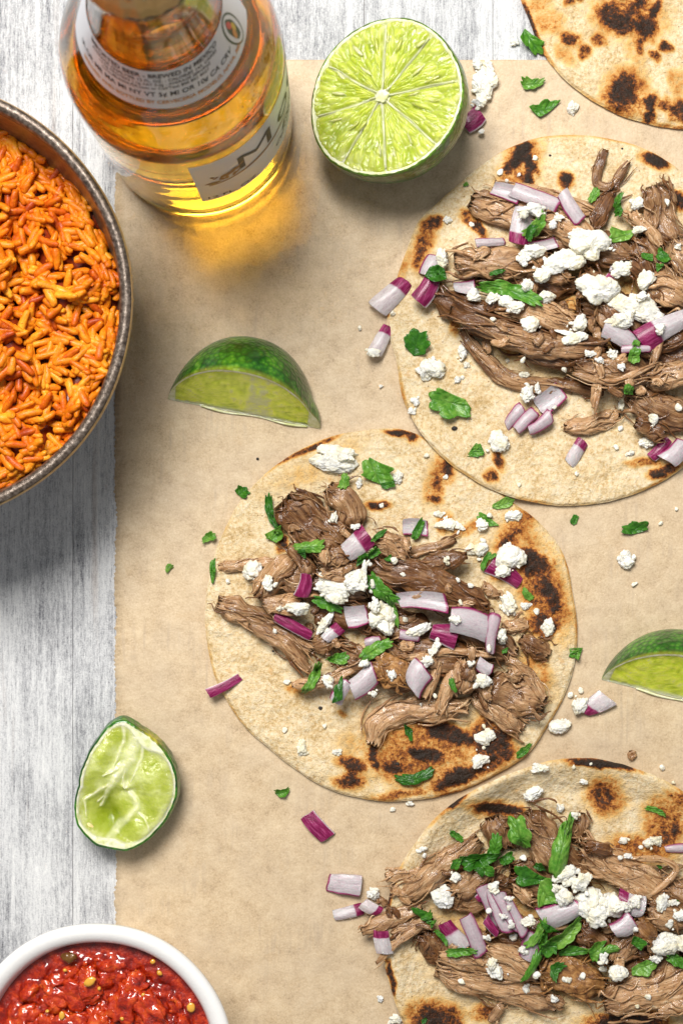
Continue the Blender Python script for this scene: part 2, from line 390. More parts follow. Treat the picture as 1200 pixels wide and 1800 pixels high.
def mat_bowl():
    m = Mat('brown_reactive_glaze', 0.36, spec=0.5, coat=0.15); c = m.coord()
    f = m.noise(c, 6, 4, 0.7); b = m.noise(c, 60, 3, 0.6)
    m.col(m.ramp(m.math('ADD', m.math('MULTIPLY', f, 0.6), m.math('MULTIPLY', b, 0.4)), [(0.34, (0.085, 0.045, 0.022)), (0.5, (0.20, 0.115, 0.06)), (0.66, (0.33, 0.215, 0.125))]))
    m.b.inputs['Metallic'].default_value = 0.25
    m.nrm(m.bump(f, 1.2, 0.5)); return m.m
def mat_rim():
    m = Mat('worn_grey_rim', 0.34); c = m.coord()
    f = m.noise(c, 7, 5, 0.7)
    m.col(m.ramp(f, [(0.36, (0.045, 0.032, 0.024)), (0.52, (0.13, 0.098, 0.075)), (0.68, (0.30, 0.25, 0.21))]))
    m.b.inputs['Metallic'].default_value = 0.5; m.nrm(m.bump(f, 1.6, 0.6)); return m.m
def mat_rice():
    m = Mat('red_rice', 0.36, coat=0.10, sss=0.10, sss_r=(8, 3, 1.5), spec=0.2); c = m.coord((1, 1, 1), True)
    t = m.n('ShaderNodeObjectInfo').outputs['Random']
    a = m.math('ADD', m.math('MULTIPLY', t, 0.40), m.math('ADD', m.math('MULTIPLY', m.noise(c, 9, 4, 0.65), 0.6), m.math('MULTIPLY', m.math('SUBTRACT', m.noise(m.n('ShaderNodeVectorMath', {0: m.n('ShaderNodeNewGeometry').outputs['Position'], 1: (1 / K, 1 / K, 1 / K)}, operation='MULTIPLY').outputs[0], 46, 2, 0.5), 0.5), 0.9)))
    col = m.ramp(a, [(0.20, (0.33, 0.040, 0.002)), (0.38, (0.55, 0.100, 0.003)), (0.58, (0.70, 0.195, 0.005)), (0.84, (0.82, 0.37, 0.025))])
    sp = m.ramp(m.noise(c, 3.6, 2, 0.6), [(0.62, 0.0), (0.70, 0.75)])
    m.col(m.mix(sp, col, (0.30, 0.03, 0.004)))
    m.nrm(m.bump(m.noise(c, 5, 4, 0.65), 2.2, 0.7)); return m.m
def mat_salsa(name, stops, rough, bumpd):
    m = Mat(name, 0.35, coat=0.9, sss=0.10, sss_r=(10, 3, 2), spec=0.2); m.b.inputs['Coat Roughness'].default_value = rough * .5; c = m.coord((1, 1, 1), True)
    f = m.noise(c, 16, 5, 0.7); m.col(m.ramp(f, stops)); m.nrm(m.bump(m.noise(c, 9, 4, 0.65), bumpd, 0.7)); return m.m
WOOD, PAPER, TORT, PORK, ONION = mat_wood(), mat_paper(), mat_tortilla(), mat_pork(), mat_onion()
CIL, CHEESE, RIND, PITH, FLESH = mat_cilantro(), mat_cheese(), mat_rind(), mat_pith(), mat_flesh('lime_flesh', 0.12)
GLASS, BEER, BUBBLE, BOWL, RIM, RICE = mat_glass(), mat_beer(), mat_bubble(), mat_bowl(), mat_rim(), mat_rice()
WHITE = mat_flat('white_glazed_stoneware', (0.78, 0.765, 0.74), 0.22, noise=0.02, coat=0.3)
LABEL = mat_flat('silver_label_paper', (0.62, 0.63, 0.66), 0.34, 0.15)
INK = mat_flat('dark_ink', (0.045, 0.035, 0.025), 0.5); INK2 = mat_flat('black_ink', (0.02, 0.02, 0.022), 0.5)
GOLD = mat_flat('bronze_ink', (0.30, 0.14, 0.035), 0.4, 0.2); ORANGE = mat_flat('orange_ink', (0.62, 0.26, 0.07), 0.5)
GREENI = mat_flat('green_ink', (0.05, 0.075, 0.04), 0.5); REDI = mat_flat('red_ink', (0.60, 0.08, 0.07), 0.5); YELI = mat_flat('yellow_ink', (0.60, 0.40, 0.05), 0.5)
BACK = mat_flat('bronze_label_backing', (0.42, 0.23, 0.07), 0.4, 0.1)
CAP = mat_flat('pale_metal', (0.70, 0.70, 0.62), 0.35, 0.3); OLIVE = mat_flat('bronze_edge', (0.50, 0.33, 0.13), 0.35, 0.3)
PEPPER = mat_flat('peppercorn', (0.018, 0.014, 0.012), 0.7)
SALSA_L = mat_salsa('salsa_juice', [(0.3, (0.09, 0.003, 0.001)), (0.5, (0.27, 0.010, 0.002)), (0.62, (0.48, 0.035, 0.004)), (0.78, (0.58, 0.10, 0.01))], 0.10, 5.0)
SALSA_T = mat_salsa('tomato_pulp', [(0.32, (0.12, 0.004, 0.001)), (0.46, (0.40, 0.018, 0.002)), (0.60, (0.58, 0.060, 0.005)), (0.76, (0.66, 0.17, 0.015))], 0.11, 6.0)
SEED = mat_salsa('pepper_seed', [(0.3, (0.62, 0.28, 0.02)), (0.7, (0.74, 0.42, 0.06))], 0.2, 1.0)
HERB = mat_salsa('green_chilli', [(0.3, (0.09, 0.03, 0.003)), (0.7, (0.20, 0.09, 0.01))], 0.2, 2.0)

# ------------------------------------------------------------------ setting: planked table top
def build_table():
    top, zb = -2.6, -60.0
    slab = mesh_obj('table', [(-1500, -2000, -120), (1500, -2000, -120), (1500, 2000, -120), (-1500, 2000, -120),
                              (-1500, -2000, zb), (1500, -2000, zb), (1500, 2000, zb), (-1500, 2000, zb)],
                    [[3, 2, 1, 0], [4, 5, 6, 7], [0, 1, 5, 4], [1, 2, 6, 5], [2, 3, 7, 6], [3, 0, 4, 7]], WOOD, smooth=False)
    tag(slab, None, None, None, 'structure')
    seams = [-900, -640, -410, -150, 128, 400, 640, 866, 1130, 1400, 1660, 1960]
    for a, b in zip(seams[:-1], seams[1:]):
        x0, x1 = a - 600 + 0.3, b - 600 - 0.3; c = 0.8
        xs = [(x0, zb + 1), (x0, top - c), (x0 + c, top), (x1 - c, top), (x1, top - c), (x1, zb + 1)]
        v = [(x - (x0 + x1) / 2, y, z) for y in (-1950, 1950) for x, z in xs]
        f = [[i, i + 1, i + 7, i + 6] for i in range(5)] + [[5, 4, 3, 2, 1, 0], [6, 7, 8, 9, 10, 11]]
        mesh_obj('plank', v, [q[::-1] for q in f], WOOD, slab, ((x0 + x1) / 2, 0, 0), smooth=False)
build_table()

def build_paper():
    nx, ny = 70, 520
    xs = np.linspace(203, 1560, nx); ys = np.linspace(105, 2180, ny)
    X, Y = np.meshgrid(xs, ys, indexing='ij')
    jag = rng.normal(0, 1.0, ny) + 1.6 * n2(ys, ys * 0, 9, 2) + 5 * n2(ys, ys * 0, 60, 4) + np.where(np.arange(ny) % 2, 0.9, -0.9)
    X[0] += jag; Y[:, 0] += rng.normal(0, 0.35, nx)
    Z = 1.3 * n2(X, Y, 120, 8) + 0.9 * n2(X, Y, 45, 9); Z -= Z.max()
    Z = np.maximum(Z, -1.9)
    v = np.stack([X - 600, 900 - Y, Z], -1).reshape(-1, 3)
    f = grid_faces(nx, ny)[:, ::-1].tolist()
    ring = [i * ny for i in range(nx)] + [(nx - 1) * ny + j for j in range(1, ny)] + [i * ny + ny - 1 for i in range(nx - 2, -1, -1)] + [j for j in range(ny - 2, 0, -1)]
    low = v[ring].copy(); low[:, 2] = -2.5; o = len(v); n = len(ring)
    f += [[ring[i], ring[(i + 1) % n], o + (i + 1) % n, o + i] for i in range(n)]
    p = mesh_obj('parchment_sheet', np.vstack([v, low]), f, PAPER)
    tag(p, 'sheet of tan parchment paper with a torn edge on whitewashed boards', 'parchment')
build_paper()

# ------------------------------------------------------------------ tortillas
T1, T2, T3, T4 = (1000, 565), (688, 1082), (1010, 1665), (1205, -88)
def polar_outline(center, pts, r_def, n):
    th = np.linspace(-math.pi, math.pi, n, endpoint=False)
    if not pts: return th, np.full(n, r_def, float)
    p = np.array(pts, float); dx = p[:, 0] - center[0]; dy = center[1] - p[:, 1]
    a = np.arctan2(dy, dx); r = np.hypot(dx, dy); o = np.argsort(a); a, r = a[o], r[o]
    gaps = np.diff(np.concatenate([a, [a[0] + 2 * math.pi]]))
    ea, er = list(a), list(r)
    for i, g in enumerate(gaps):
        if g > 0.6:
            for k in np.arange(0.3, g - 0.15, 0.3): ea.append(a[i] + k); er.append(r_def)
    ea = np.array(ea); er = np.array(er); ea = (ea + math.pi) % (2 * math.pi) - math.pi
    o = np.argsort(ea); ea, er = ea[o], er[o]
    rr = np.interp(th, np.concatenate([ea - 2 * math.pi, ea, ea + 2 * math.pi]), np.tile(er, 3))
    k = np.ones(5) / 5
    return th, np.convolve(np.concatenate([rr[-2:], rr, rr[:2]]), k, 'valid')
def dilated(r, blur):
    A = H.copy()
    for _ in range(r):
        B = A.copy(); B[1:] = np.maximum(B[1:], A[:-1]); B[:-1] = np.maximum(B[:-1], A[1:])
        A = B.copy(); A[:, 1:] = np.maximum(A[:, 1:], B[:, :-1]); A[:, :-1] = np.maximum(A[:, :-1], B[:, 1:])
    for _ in range(2):
        for ax in (0, 1):
            A = sum(np.roll(A, s, ax) for s in range(-blur, blur + 1)) / (2 * blur + 1)
    return A
def tortilla(center, outline, r_def, chars, seed, label, lift=None, thick=11.0, edge_char=0.35):
    NR, NT = 84, 256
    th, ro = polar_outline(center, outline, r_def, NT)
    ro = ro * (1 + 0.006 * n2(th * 40, th * 0, 6, seed)) + 1.1 * n2(th * 300, th * 0, 6, seed + 1)
    s = np.concatenate([[0.0], np.linspace(0.02, 0.94, NR - 14), 1 - 0.06 * (np.cos(np.linspace(0, math.pi / 2, 13)))[1:], [1.0]])
    s = np.unique(np.round(s, 5)); NR = len(s)
    Rr = s[:, None] * ro[None, :]; X = Rr * np.cos(th); Y = Rr * np.sin(th)
    gx, gy = center[0] - 600 + X, 900 - center[1] + Y
    sup = dilated(7, 5)[hidx(gx, gy)] if H.max() > 3 else np.zeros_like(X)
    inr = ro[None, :] * (1 - s[:, None])                         # distance from the edge
    prof = thick * np.sqrt(np.clip(1 - (1 - np.clip(inr / 7.0, 0, 1)) ** 2, 0, 1))
    wob = 5.5 * n2(gx, gy, 75, seed) + 2.6 * n2(gx, gy, 30, seed + 2) + 1.1 * n2(gx, gy, 12, seed + 3)
    wob -= wob.min() * 0.45
    lf = 0 if lift is None else lift(X, Y, s[:, None], th[None, :])
    edge = 3.0 * np.maximum(0, n2(th * 60, th * 0, 22, seed + 5))[None, :] * sstep(0.75, 1, s)[:, None]
    wobm = np.maximum(wob, 0) * sstep(1, 0.93, s)[:, None]
    zt = sup + lf + edge + 0.6 + wobm + thick * 0.35 + prof * 0.65
    zb = sup + lf + edge + 0.6 + thick * 0.35 - prof * 0.35 + wobm * 0.6
    hput(gx.ravel(), gy.ravel(), zt.ravel(), 1)
    # colour of the crust: griddle marks, a thing of the tortilla itself
    wx = gx + 9 * n2(gx, gy, 26, seed + 6) + 5 * n2(gx, gy, 10, seed + 8); wy = gy + 9 * n2(gx, gy, 26, seed + 7) + 5 * n2(gx, gy, 10, seed + 9)
    ch = 0.24 * np.maximum(0, n2(gx, gy, 70, seed + 21) + .5 * n2(gx, gy, 28, seed + 22))
    for (cx, cyy, rx, ry, ang, st) in chars:
        c0, s0 = math.cos(R(ang)), math.sin(R(ang)); dx = wx - (cx - 600); dy = wy - (900 - cyy)
        u = (dx * c0 + dy * s0) / rx; w = (-dx * s0 + dy * c0) / ry
        d = np.sqrt(u * u + w * w)
        ch = np.maximum(ch, st * (0.62 * (1 - sstep(0.40, 1.35, d)) + 0.38 * (1 - sstep(0.8, 2.1, d))))
    ec = np.clip(0.28 + 1.5 * n2(th * 50, th * 0, 14, seed + 11), 0, 1) * edge_char * 2.0
    ch = np.maximum(ch, ec[None, :] * (1 - sstep(1.5, 9.0 + 5 * n2(th * 50, th * 0, 20, seed + 12)[None, :], inr)))
    zt = zt + sstep(.25, .75, ch) * sstep(0, 14, inr) * (2.0 + 4.5 * n2(gx, gy, 11, seed + 30) + 2.5 * n2(gx, gy, 24, seed + 31)).clip(-1, 6)   # scorched blisters
    org = (center[0] - 600.0, 900.0 - center[1], 0.0)
    top = np.stack([X, Y, zt], -1).reshape(-1, 3); bot = np.stack([X, Y, zb], -1).reshape(-1, 3)
    f = grid_faces(NR, NT, wrap_v=True)
    n = NR * NT
    fl = f.tolist() + (f[:, ::-1] + n).tolist()
    rim = (NR - 1) * NT
    fl += [[rim + j, n + rim + j, n + rim + (j + 1) % NT, rim + (j + 1) % NT] for j in range(NT)]
    o = mesh_obj('tortilla', np.vstack([top, bot]), fl, TORT, None, org, {'char': np.concatenate([ch.ravel(), np.maximum(ch.ravel() * 0.8, 0.05)])})
    return tag(o, label, 'tortilla', 'griddled corn tortillas')

out2 = [(690, 752), (730, 762), (770, 788), (830, 835), (900, 885), (960, 930), (990, 975), (1003, 1040), (1013, 1095), (1006, 1180), (985, 1235), (957, 1280),
        (930, 1322), (880, 1355), (800, 1390), (740, 1404), (690, 1409), (640, 1404), (585, 1390), (520, 1352), (470, 1312), (443, 1290), (400, 1235),
        (375, 1180), (362, 1100), (362, 1050), (372, 1000), (395, 930), (430, 870), (480, 822), (560, 776), (640, 756)]
ch2 = [(700, 762, 24, 6, -5, .85), (722, 771, 11, 8, 0, .8), (665, 888, 20, 9, 0, .85), (773, 835, 22, 52, -20, .5), (783, 820, 9, 15, -15, .9), (768, 850, 9, 12, 0, .85), (762, 876, 16, 8, -30, .8),
       (905, 930, 28, 62, -35, .5), (893, 945, 36, 10, 40, .8), (950, 1030, 42, 95, 18, .55), (938, 990, 24, 36, 30, .88), (965, 1045, 18, 45, 20, .85), (955, 1095, 30, 24, 0, .8), (880, 1000, 26, 20, -30, .5),
       (735, 1325, 115, 62, -8, .5), (752, 1325, 34, 14, -12, 1.0), (785, 1287, 58, 16, -18, .95), (800, 1366, 40, 17, 22, 1.0), (862, 1305, 36, 44, 30, .85), (860, 1340, 40, 16, 35, .75),
       (618, 1342, 26, 14, -20, .8), (614, 1372, 28, 16, 0, .8), (655, 1325, 9, 18, 0, .8), (662, 1345, 9, 10, 0, .85), (690, 1345, 18, 14, -40, .85), (700, 1395, 60, 10, 10, .55), (497, 955, 11, 18, 0, .85),
       (600, 1255, 8, 6, 0, .6), (648, 1290, 6, 6, 0, .6), (522, 1210, 26, 12, 0, .45), (540, 790, 60, 6, 25, .7), (820, 930, 30, 10, 30, .45), (780, 920, 14, 18, 0, .5), (940, 1180, 30, 60, 20, .35), (560, 820, 110, 30, 28, .22)]
tortilla(T2, out2, 326, ch2, 31, 'charred corn tortilla holding pork, overlapped by the two other filled tortillas')
out1 = [(1000, 238), (1060, 243), (1130, 262), (1200, 305), (940, 244), (890, 262), (850, 288), (800, 330), (760, 365), (735, 387), (716, 440), (692, 505), (678, 560), (688, 605), (698, 640), (705, 690),
        (722, 735), (770, 800), (820, 838), (880, 868), (960, 887), (1040, 887), (1100, 873), (1160, 848), (1200, 822)]
ch1 = [(908, 282, 10, 44, -40, 1.0), (917, 262, 16, 10, 40, 1.0), (932, 290, 10, 26, 25, .95), (925, 312, 8, 22, 0, .9), (915, 285, 34, 52, -20, .5), (993, 323, 12, 15, 0, .95), (1148, 283, 26, 11, -25, .95),
       (1185, 355, 26, 13, -20, .95), (755, 395, 20, 12, 25, .75), (742, 435, 16, 42, -15, .6), (738, 452, 8, 18, -15, .85), (820, 382, 18, 12, -30, .65), (838, 405, 9, 24, 35, .85), (797, 565, 9, 26, 0, .5),
       (1130, 815, 36, 9, 5, .55), (1165, 828, 28, 9, 20, .85), (874, 808, 9, 20, 25, .75), (862, 838, 14, 12, 0, .6), (1060, 560, 190, 120, 0, .30), (880, 255, 40, 12, 35, .4), (900, 600, 60, 30, -30, .35), (706, 480, 10, 60, -20, .35)]
tortilla(T1, out1, 324, ch1, 57, 'lightly charred corn tortilla holding pork, lying beside the cut lime half', edge_char=0.28)
out3 = [(1000, 1328), (930, 1340), (870, 1362), (820, 1385), (775, 1420), (740, 1460), (710, 1500), (690, 1545), (678, 1590), (672, 1640), (676, 1690), (690, 1745), (712, 1800), (1050, 1330), (1120, 1350), (1200, 1390)]
ch3 = [(872, 1418, 46, 10, -8, 1.0), (870, 1418, 60, 18, -8, .5), (1062, 1338, 70, 8, -6, .95), (790, 1402, 40, 9, 33, .95), (1060, 1395, 34, 40, 25, .55), (1058, 1400, 20, 26, 30, .7), (1165, 1440, 40, 50, 0, .5), (1170, 1460, 26, 34, 10, .65),
       (1120, 1492, 60, 26, -10, .5), (765, 1783, 48, 28, -10, .8), (760, 1785, 28, 16, -10, .95), (1100, 1795, 70, 22, 0, .85), (685, 1710, 5, 36, 12, .9), (850, 1775, 26, 16, 0, .6), (1190, 1400, 30, 12, -30, .6), (940, 1640, 190, 130, 0, .3), (1020, 1560, 20, 40, 0, .4)]
tortilla(T3, out3, 336, ch3, 91, 'corn tortilla with a raised browned rim, heaped with pork and most of the cilantro', thick=12,
         lift=lambda X, Y, s, t: 26 * sstep(0.80, 1.0, s) * (0.45 + 0.55 * np.cos(t - R(120))) + 0 * X, edge_char=0.42)
out4 = [(915, 0), (930, 40), (950, 90), (980, 130), (1020, 165), (1080, 200), (1140, 220), (1200, 228)]
ch4 = [(1100, 32, 62, 38, -10, .62), (1068, 25, 24, 20, 30, .85), (1090, 45, 34, 18, -15, .85), (1130, 50, 22, 24, 20, .85), (1148, 22, 10, 22, -15, .9), (1112, 10, 20, 8, 0, .8), (1095, 168, 42, 44, 10, .62), (1093, 165, 28, 32, 10, .88),
       (1140, 185, 12, 18, 0, .85), (1135, 208, 14, 10, 0, .9), (1166, 188, 8, 14, -20, .8), (1192, 200, 20, 20, 0, .82), (1000, 72, 18, 12, -30, .7), (1024, 95, 12, 12, 40, .72), (1050, 72, 14, 12, 0, .65), (1122, 88, 9, 16, 0, .7), (1147, 102, 9, 12, 20, .75), (1166, 86, 12, 10, 0, .72),
       (945, 10, 26, 22, 0, .42), (960, 40, 30, 26, 0, .4), (1000, 8, 9, 8, 0, .7), (1018, 4, 8, 6, 0, .7), (990, 100, 26, 16, -40, .32), (1115, 75, 22, 46, 0, .35), (1190, 150, 22, 30, 0, .35), (926, 28, 5, 12, 20, .8)]
tortilla(T4, out4, 312, ch4, 17, 'empty corn tortilla with large burnt spots, nothing on it')

# ------------------------------------------------------------------ beer bottle
BX, BY = 350.0, 221.0
bottle = thing('beer_bottle', 'clear glass bottle full of amber beer, standing on the parchment edge', 'bottle', (*ground(BX, BY), 0.0))
outer = smooth_profile([(0.001, 4), (110, 4), (140, 0.5), (156, 6), (164, 26), (165, 60), (165, 150), (165, 300), (165, 430), (164, 470), (158, 510), (145, 548), (130, 580), (118, 605), (104, 649), (90, 693), (79, 750), (71, 806), (68, 852)], 90)
lip = smooth_profile([(68, 852), (75, 860), (76, 872), (70, 882), (67, 890), (68, 906), (66, 926), (58, 932), (48, 926)], 26)
inner = smooth_profile([(48, 926), (50, 880), (53, 806), (62, 750), (73, 693), (84, 649), (93, 606), (102, 580), (114, 548), (126, 512), (134, 474), (139, 430), (142, 300), (143, 120), (143, 60), (128, 34), (80, 26), (0.001, 30)], 90)
lathe('glass', np.vstack([outer, lip[1:], inner[1:]]), GLASS, bottle, 160)
LV = 772.0
bp = smooth_profile([(0.001, 29), (80, 25), (129, 33), (143.2, 60), (144.2, 120), (143.2, 300), (140.2, 430), (135.2, 474), (127.2, 512), (115.2, 548), (103.2, 580), (94.2, 606), (85.2, 649), (74.2, 693), (63.2, 750), (60.2, LV)], 100)
bt = np.array([(60.2, LV), (57.5, LV - 1.5), (52, LV - 2.5), (30, LV - 2.5), (0.001, LV - 2.5)])
beer = lathe('beer', np.vstack([bp, bt[1:]]), BEER, bottle, 160)
def spheres(name, items, mat, parent, sub=1):
    V, F = ico(sub)
    v, f = join_parts([(V * r + np.array(c), F) for c, r in items])
    return mesh_obj(name, v, f, mat, parent)
bub = []
for i in range(130):
    a = rng.uniform(0, 2 * math.pi); r = 56 * math.sqrt(rng.uniform()) if i < 70 else 56 - abs(rng.normal(0, 2.5)); bub.append(((r * math.cos(a), r * math.sin(a), LV - 1.8), rng.uniform(1.0, 2.8)))
tag(spheres('foam', bub, BUBBLE, beer), None, kind='stuff')
dr = []
for i in range(260):
    if i < 150: t = rng.uniform(560, 765); a = rng.uniform(-3.0, 0.2)
    else: t = rng.normal(500, 16); a = rng.choice([-2.7, -.35]) + rng.normal(0, .35)
    rr = np.interp(t, [430, 474, 512, 548, 580, 606, 649, 693, 750, 772], [138, 133, 125, 113, 101, 92, 83, 71, 60, 57])
    dr.append(((rr * math.cos(a), rr * math.sin(a), t), rng.uniform(0.8, 2.0)))
tag(spheres('bubbles', dr, BUBBLE, bottle), None, kind='stuff')
cap = lathe('crown_cap', [(0.001, 941), (52, 940), (60, 937), (63, 932), (64.5, 925), (63, 924), (60, 930), (50, 934), (0.001, 935)], CAP, bottle, 64)
lathe('lip_ring', [(64.2, 931), (67, 922), (70, 905), (78, 884), (77, 883), (69, 905), (65.6, 922), (63.4, 930)], OLIVE, cap, 64,  # opaque bronze ring added over the glass lip for its golden look
      jitter=lambda v, th: np.concatenate([v[..., :2] * (1 + 0.018 * np.cos(21 * th))[None, :, None], v[..., 2:]], -1))

def text_geo(s, size, bold=0.0, shear=0.0):
    cu = bpy.data.curves.new('txt', 'FONT'); cu.body = s; cu.size = size; cu.align_x = 'CENTER'; cu.offset = bold; cu.shear = shear; cu.resolution_u = 3
    o = bpy.data.objects.new('txt', cu); S.collection.objects.link(o)
    me = bpy.data.meshes.new_from_object(o.evaluated_get(bpy.context.evaluated_depsgraph_get()))
    bpy.data.objects.remove(o); bpy.data.curves.remove(cu)
    bm = bmesh.new(); bm.from_mesh(me); bmesh.ops.triangulate(bm, faces=bm.faces)
    for _ in range(3):
        e = [x for x in bm.edges if x.calc_length() > 9]
        if e: bmesh.ops.subdivide_edges(bm, edges=e, cuts=1); bmesh.ops.triangulate(bm, faces=bm.faces)
    bm.verts.index_update()
    v = np.array([x.co[:2] for x in bm.verts]); f = [[q.index for q in p.verts] for p in bm.faces]; bm.free(); bpy.data.meshes.remove(me)
    return v, f
def wrap_cone(xy, th0, s0, lift=0.9):
    x, y = xy[:, 0], xy[:, 1] + s0
    r = 118.6 - y * 28 / 92.3 + lift; h = 605 + y * 88 / 92.3 + lift * 0.3
    a = R(th0) + x / r
    return np.stack([r * np.cos(a), r * np.sin(a), h], 1)
def wrap_cyl(xy, th0, h0, lift=0.7):
    r = 165.6 + lift; a = R(th0) + xy[:, 0] / 165.6
    return np.stack([r * np.cos(a), r * np.sin(a), xy[:, 1] + h0], 1)
def patch(wrapf, x0, x1, y0, y1, nx, ny, th, base):
    u, w = np.meshgrid(np.linspace(x0, x1, nx), np.linspace(y0, y1, ny), indexing='ij')
    return wrapf(np.stack([u.ravel(), w.ravel()], 1), th, base), grid_faces(nx, ny).tolist()
def blob(cx, cyy, rx, ry, ang=0, n=20, jag=0.0):
    a = np.linspace(0, 2 * math.pi, n, endpoint=False); r = 1 + jag * np.sin(a * 5 + cx)
    p = np.stack([rx * r * np.cos(a), ry * r * np.sin(a)], 1); c, s = math.cos(R(ang)), math.sin(R(ang))
    p = p @ np.array([[c, s], [-s, c]]) + (cx, cyy)
    return np.vstack([p, [[cx, cyy]]]), [[i, (i + 1) % n, n] for i in range(n)]
v, f = patch(lambda p, t, b: wrap_cone(p, t, b, 0.4), -195, 195, 0, 92, 120, 12, -85, 0)
nl = mesh_obj('neck_label', v, f, LABEL, bottle)
v, f = patch(lambda p, t, b: wrap_cone(p, t, b, 0.1), -195, 195, 0, 92, 120, 12, -85, 0)
mesh_obj('label_backing', v, f, BACK, nl)
for s, size, s0, bold, mat, th in [("IMPORTED BEER - BREWED IN MEXICO", 13, 76, 0.25, INK2, -92), ("AVERAGE ANALYSIS: 12 FL. OZ. - CALORIES 143, CARBS", 9, 66, 0.1, INK2, -92),
                               ("13.6g, PROTEIN 1.1g, FAT 0.0g - AVERAGE SERVING", 8.5, 57, 0.05, INK2, -92), ("www.ModeloUSA.com or Call/Text 800 803 4027", 8.8, 48, 0.05, INK2, -92),
                               ("IA OR ME MA MI NY VT 5\u00a2 MI OR 10\u00a2 CA CRV", 14.5, 31, 0.15, INK2, -94), ("BREWED AND BOTTLED BY CERVECERIA MODELO, NAVA, MEX.", 11, 13, 0.25, ORANGE, -84)]:
    v, f = text_geo(s, size, bold); v[:, 0] *= 0.9
    mesh_obj('lettering', wrap_cone(v, th, s0), f, mat, nl, smooth=False)
for nm, sh, mt, l in [('emblem', blob(0, 48, 18, 40, 0, 40), GREENI, 0.8), ('emblem', blob(0, 48, 15, 36, 0, 40), LABEL, 1.0), ('emblem', blob(0, 49, 9, 29, 0, 24, 0.05), GREENI, 1.2),
                  ('emblem', blob(-1, 64, 4.5, 10, 5), REDI, 1.4), ('emblem', blob(3, 49, 4, 10, -8), YELI, 1.4), ('emblem', blob(-3.5, 40, 4, 11, -10), ORANGE, 1.5)]:
    mesh_obj(nm, wrap_cone(sh[0], -12, 0, l), sh[1], mt, nl, smooth=False)
v, f = patch(lambda p, t, b: wrap_cyl(p, t, b, 0.1), 0, 410, 0, 262, 130, 10, -83, 166)
bl = mesh_obj('body_label', v, f, LABEL, bottle)
v, f = patch(lambda p, t, b: wrap_cyl(p, t, b, -0.25), 0, 410, 0, 262, 130, 10, -83, 166)
mesh_obj('label_backing', v, f, BACK, bl)
def put_text(s, size, th, h0, mat, bold=0.0, shear=0.0, sx=1.0):
    v, f = text_geo(s, size, bold, shear); v[:, 0] -= v[:, 0].min(); v[:, 0] *= sx
    mesh_obj('lettering', wrap_cyl(v, th, h0), f, mat, bl, smooth=False)
put_text("M", 112, -57, 300, INK, 0.0, 0.0, 1.0)
put_text("odelo", 112, -25, 300, INK, 0.0, 0.0, 0.9)
put_text("Especial", 40, -22, 232, INK, 0.3, 0.35); put_text("Cerveza", 22, -30, 208, INK, 0.2, 0.35)
put_text("12 FL. OZ.", 21, -79, 180, INK, 0.3, 0, 1.05)
bar = np.array([(x, 276 - 166 + 7 * math.sin(x / 70.0) + t * (5 - 3 * abs(x - 95) / 95.0)) for x in np.linspace(0, 230, 40) for t in (-1, 1)])
mesh_obj('emblem', wrap_cyl(bar, -76, 166), [[2 * i, 2 * i + 2, 2 * i + 3, 2 * i + 1] for i in range(39)], GOLD, bl, smooth=False)
lion = [blob(22, 315, 13, 9, 10, 16, .08), blob(37, 324, 8, 9, 0, 14, .1), blob(12, 300, 4, 10, 20), blob(20, 297, 3.5, 9, 0), blob(33, 298, 3.5, 10, -8), blob(41, 303, 3, 9, -30),
        blob(2, 318, 7, 3, 50), blob(-3, 328, 3, 6, 20), blob(48, 335, 7, 2.2, 40), blob(-8, 292, 10, 3, 12), blob(-4, 284, 8, 2.4, 0), blob(4, 290, 6, 3, -10)]
for b in lion: mesh_obj('emblem', wrap_cyl(b[0], -72, 0, 0.75), b[1], GOLD, bl, smooth=False)

# ------------------------------------------------------------------ rice bowl
bx, by = ground(-79, 571)
bowl = thing('rice_bowl', 'deep brown glazed bowl of orange rice, cut off by the picture edge', 'bowl', (bx, by, 0))
wob = lambda v, th: np.concatenate([v[..., :2] * (1 + 0.0035 * np.sin(3 * th + 1) + 0.002 * np.sin(7 * th))[None, :, None], v[..., 2:]], -1)
bo = smooth_profile([(0.001, 14), (150, 14), (196, 3), (214, 4), (226, 20), (268, 60), (312, 140), (338, 225), (349, 300)], 50)
bi = smooth_profile([(331, 300), (322, 225), (298, 145), (254, 74), (200, 40), (0.001, 32)], 40)
lathe('body', np.vstack([bo, bi]), BOWL, bowl, 160, jitter=wob)
rp = smooth_profile([(331.0, 299.6), (330.5, 306), (334, 313), (341, 316), (347.5, 313.5), (350.0, 307), (349.2, 299.6)], 24)
lathe('rim', rp, RIM, bowl, 200, jitter=wob)
lp = smooth_profile([(349.6, 298), (351.3, 303), (351.0, 309), (349.2, 312.2)], 10)
lathe('rim_band', lp, mat_flat('ochre_glaze_line', (0.42, 0.27, 0.12), 0.3, 0.2, 0.3), bowl, 160, jitter=wob)
def grain_mesh(L, W, bend, seed, nu=11, nv=8):
    u = np.linspace(0, math.pi, nu); a = np.linspace(0, 2 * math.pi, nv, endpoint=False)
    x = -L / 2 * np.cos(u); r = W / 2 * np.sin(u) ** 0.45 * (1 + 0.12 * np.cos(u))
    y = r[:, None] * np.cos(a) + bend * (1 - (2 * x[:, None] / L) ** 2); z = r[:, None] * 0.86 * np.sin(a)
    v = np.stack([np.broadcast_to(x[:, None], y.shape), y, z], -1).reshape(-1, 3)
    v = v + 0.16 * W * np.stack([pn(v / 7.0, seed), pn(v / 7.0, seed + 1), pn(v / 7.0, seed + 2)], 1)
    return v, grid_faces(nu, nv, wrap_v=True)[:, ::-1].tolist()
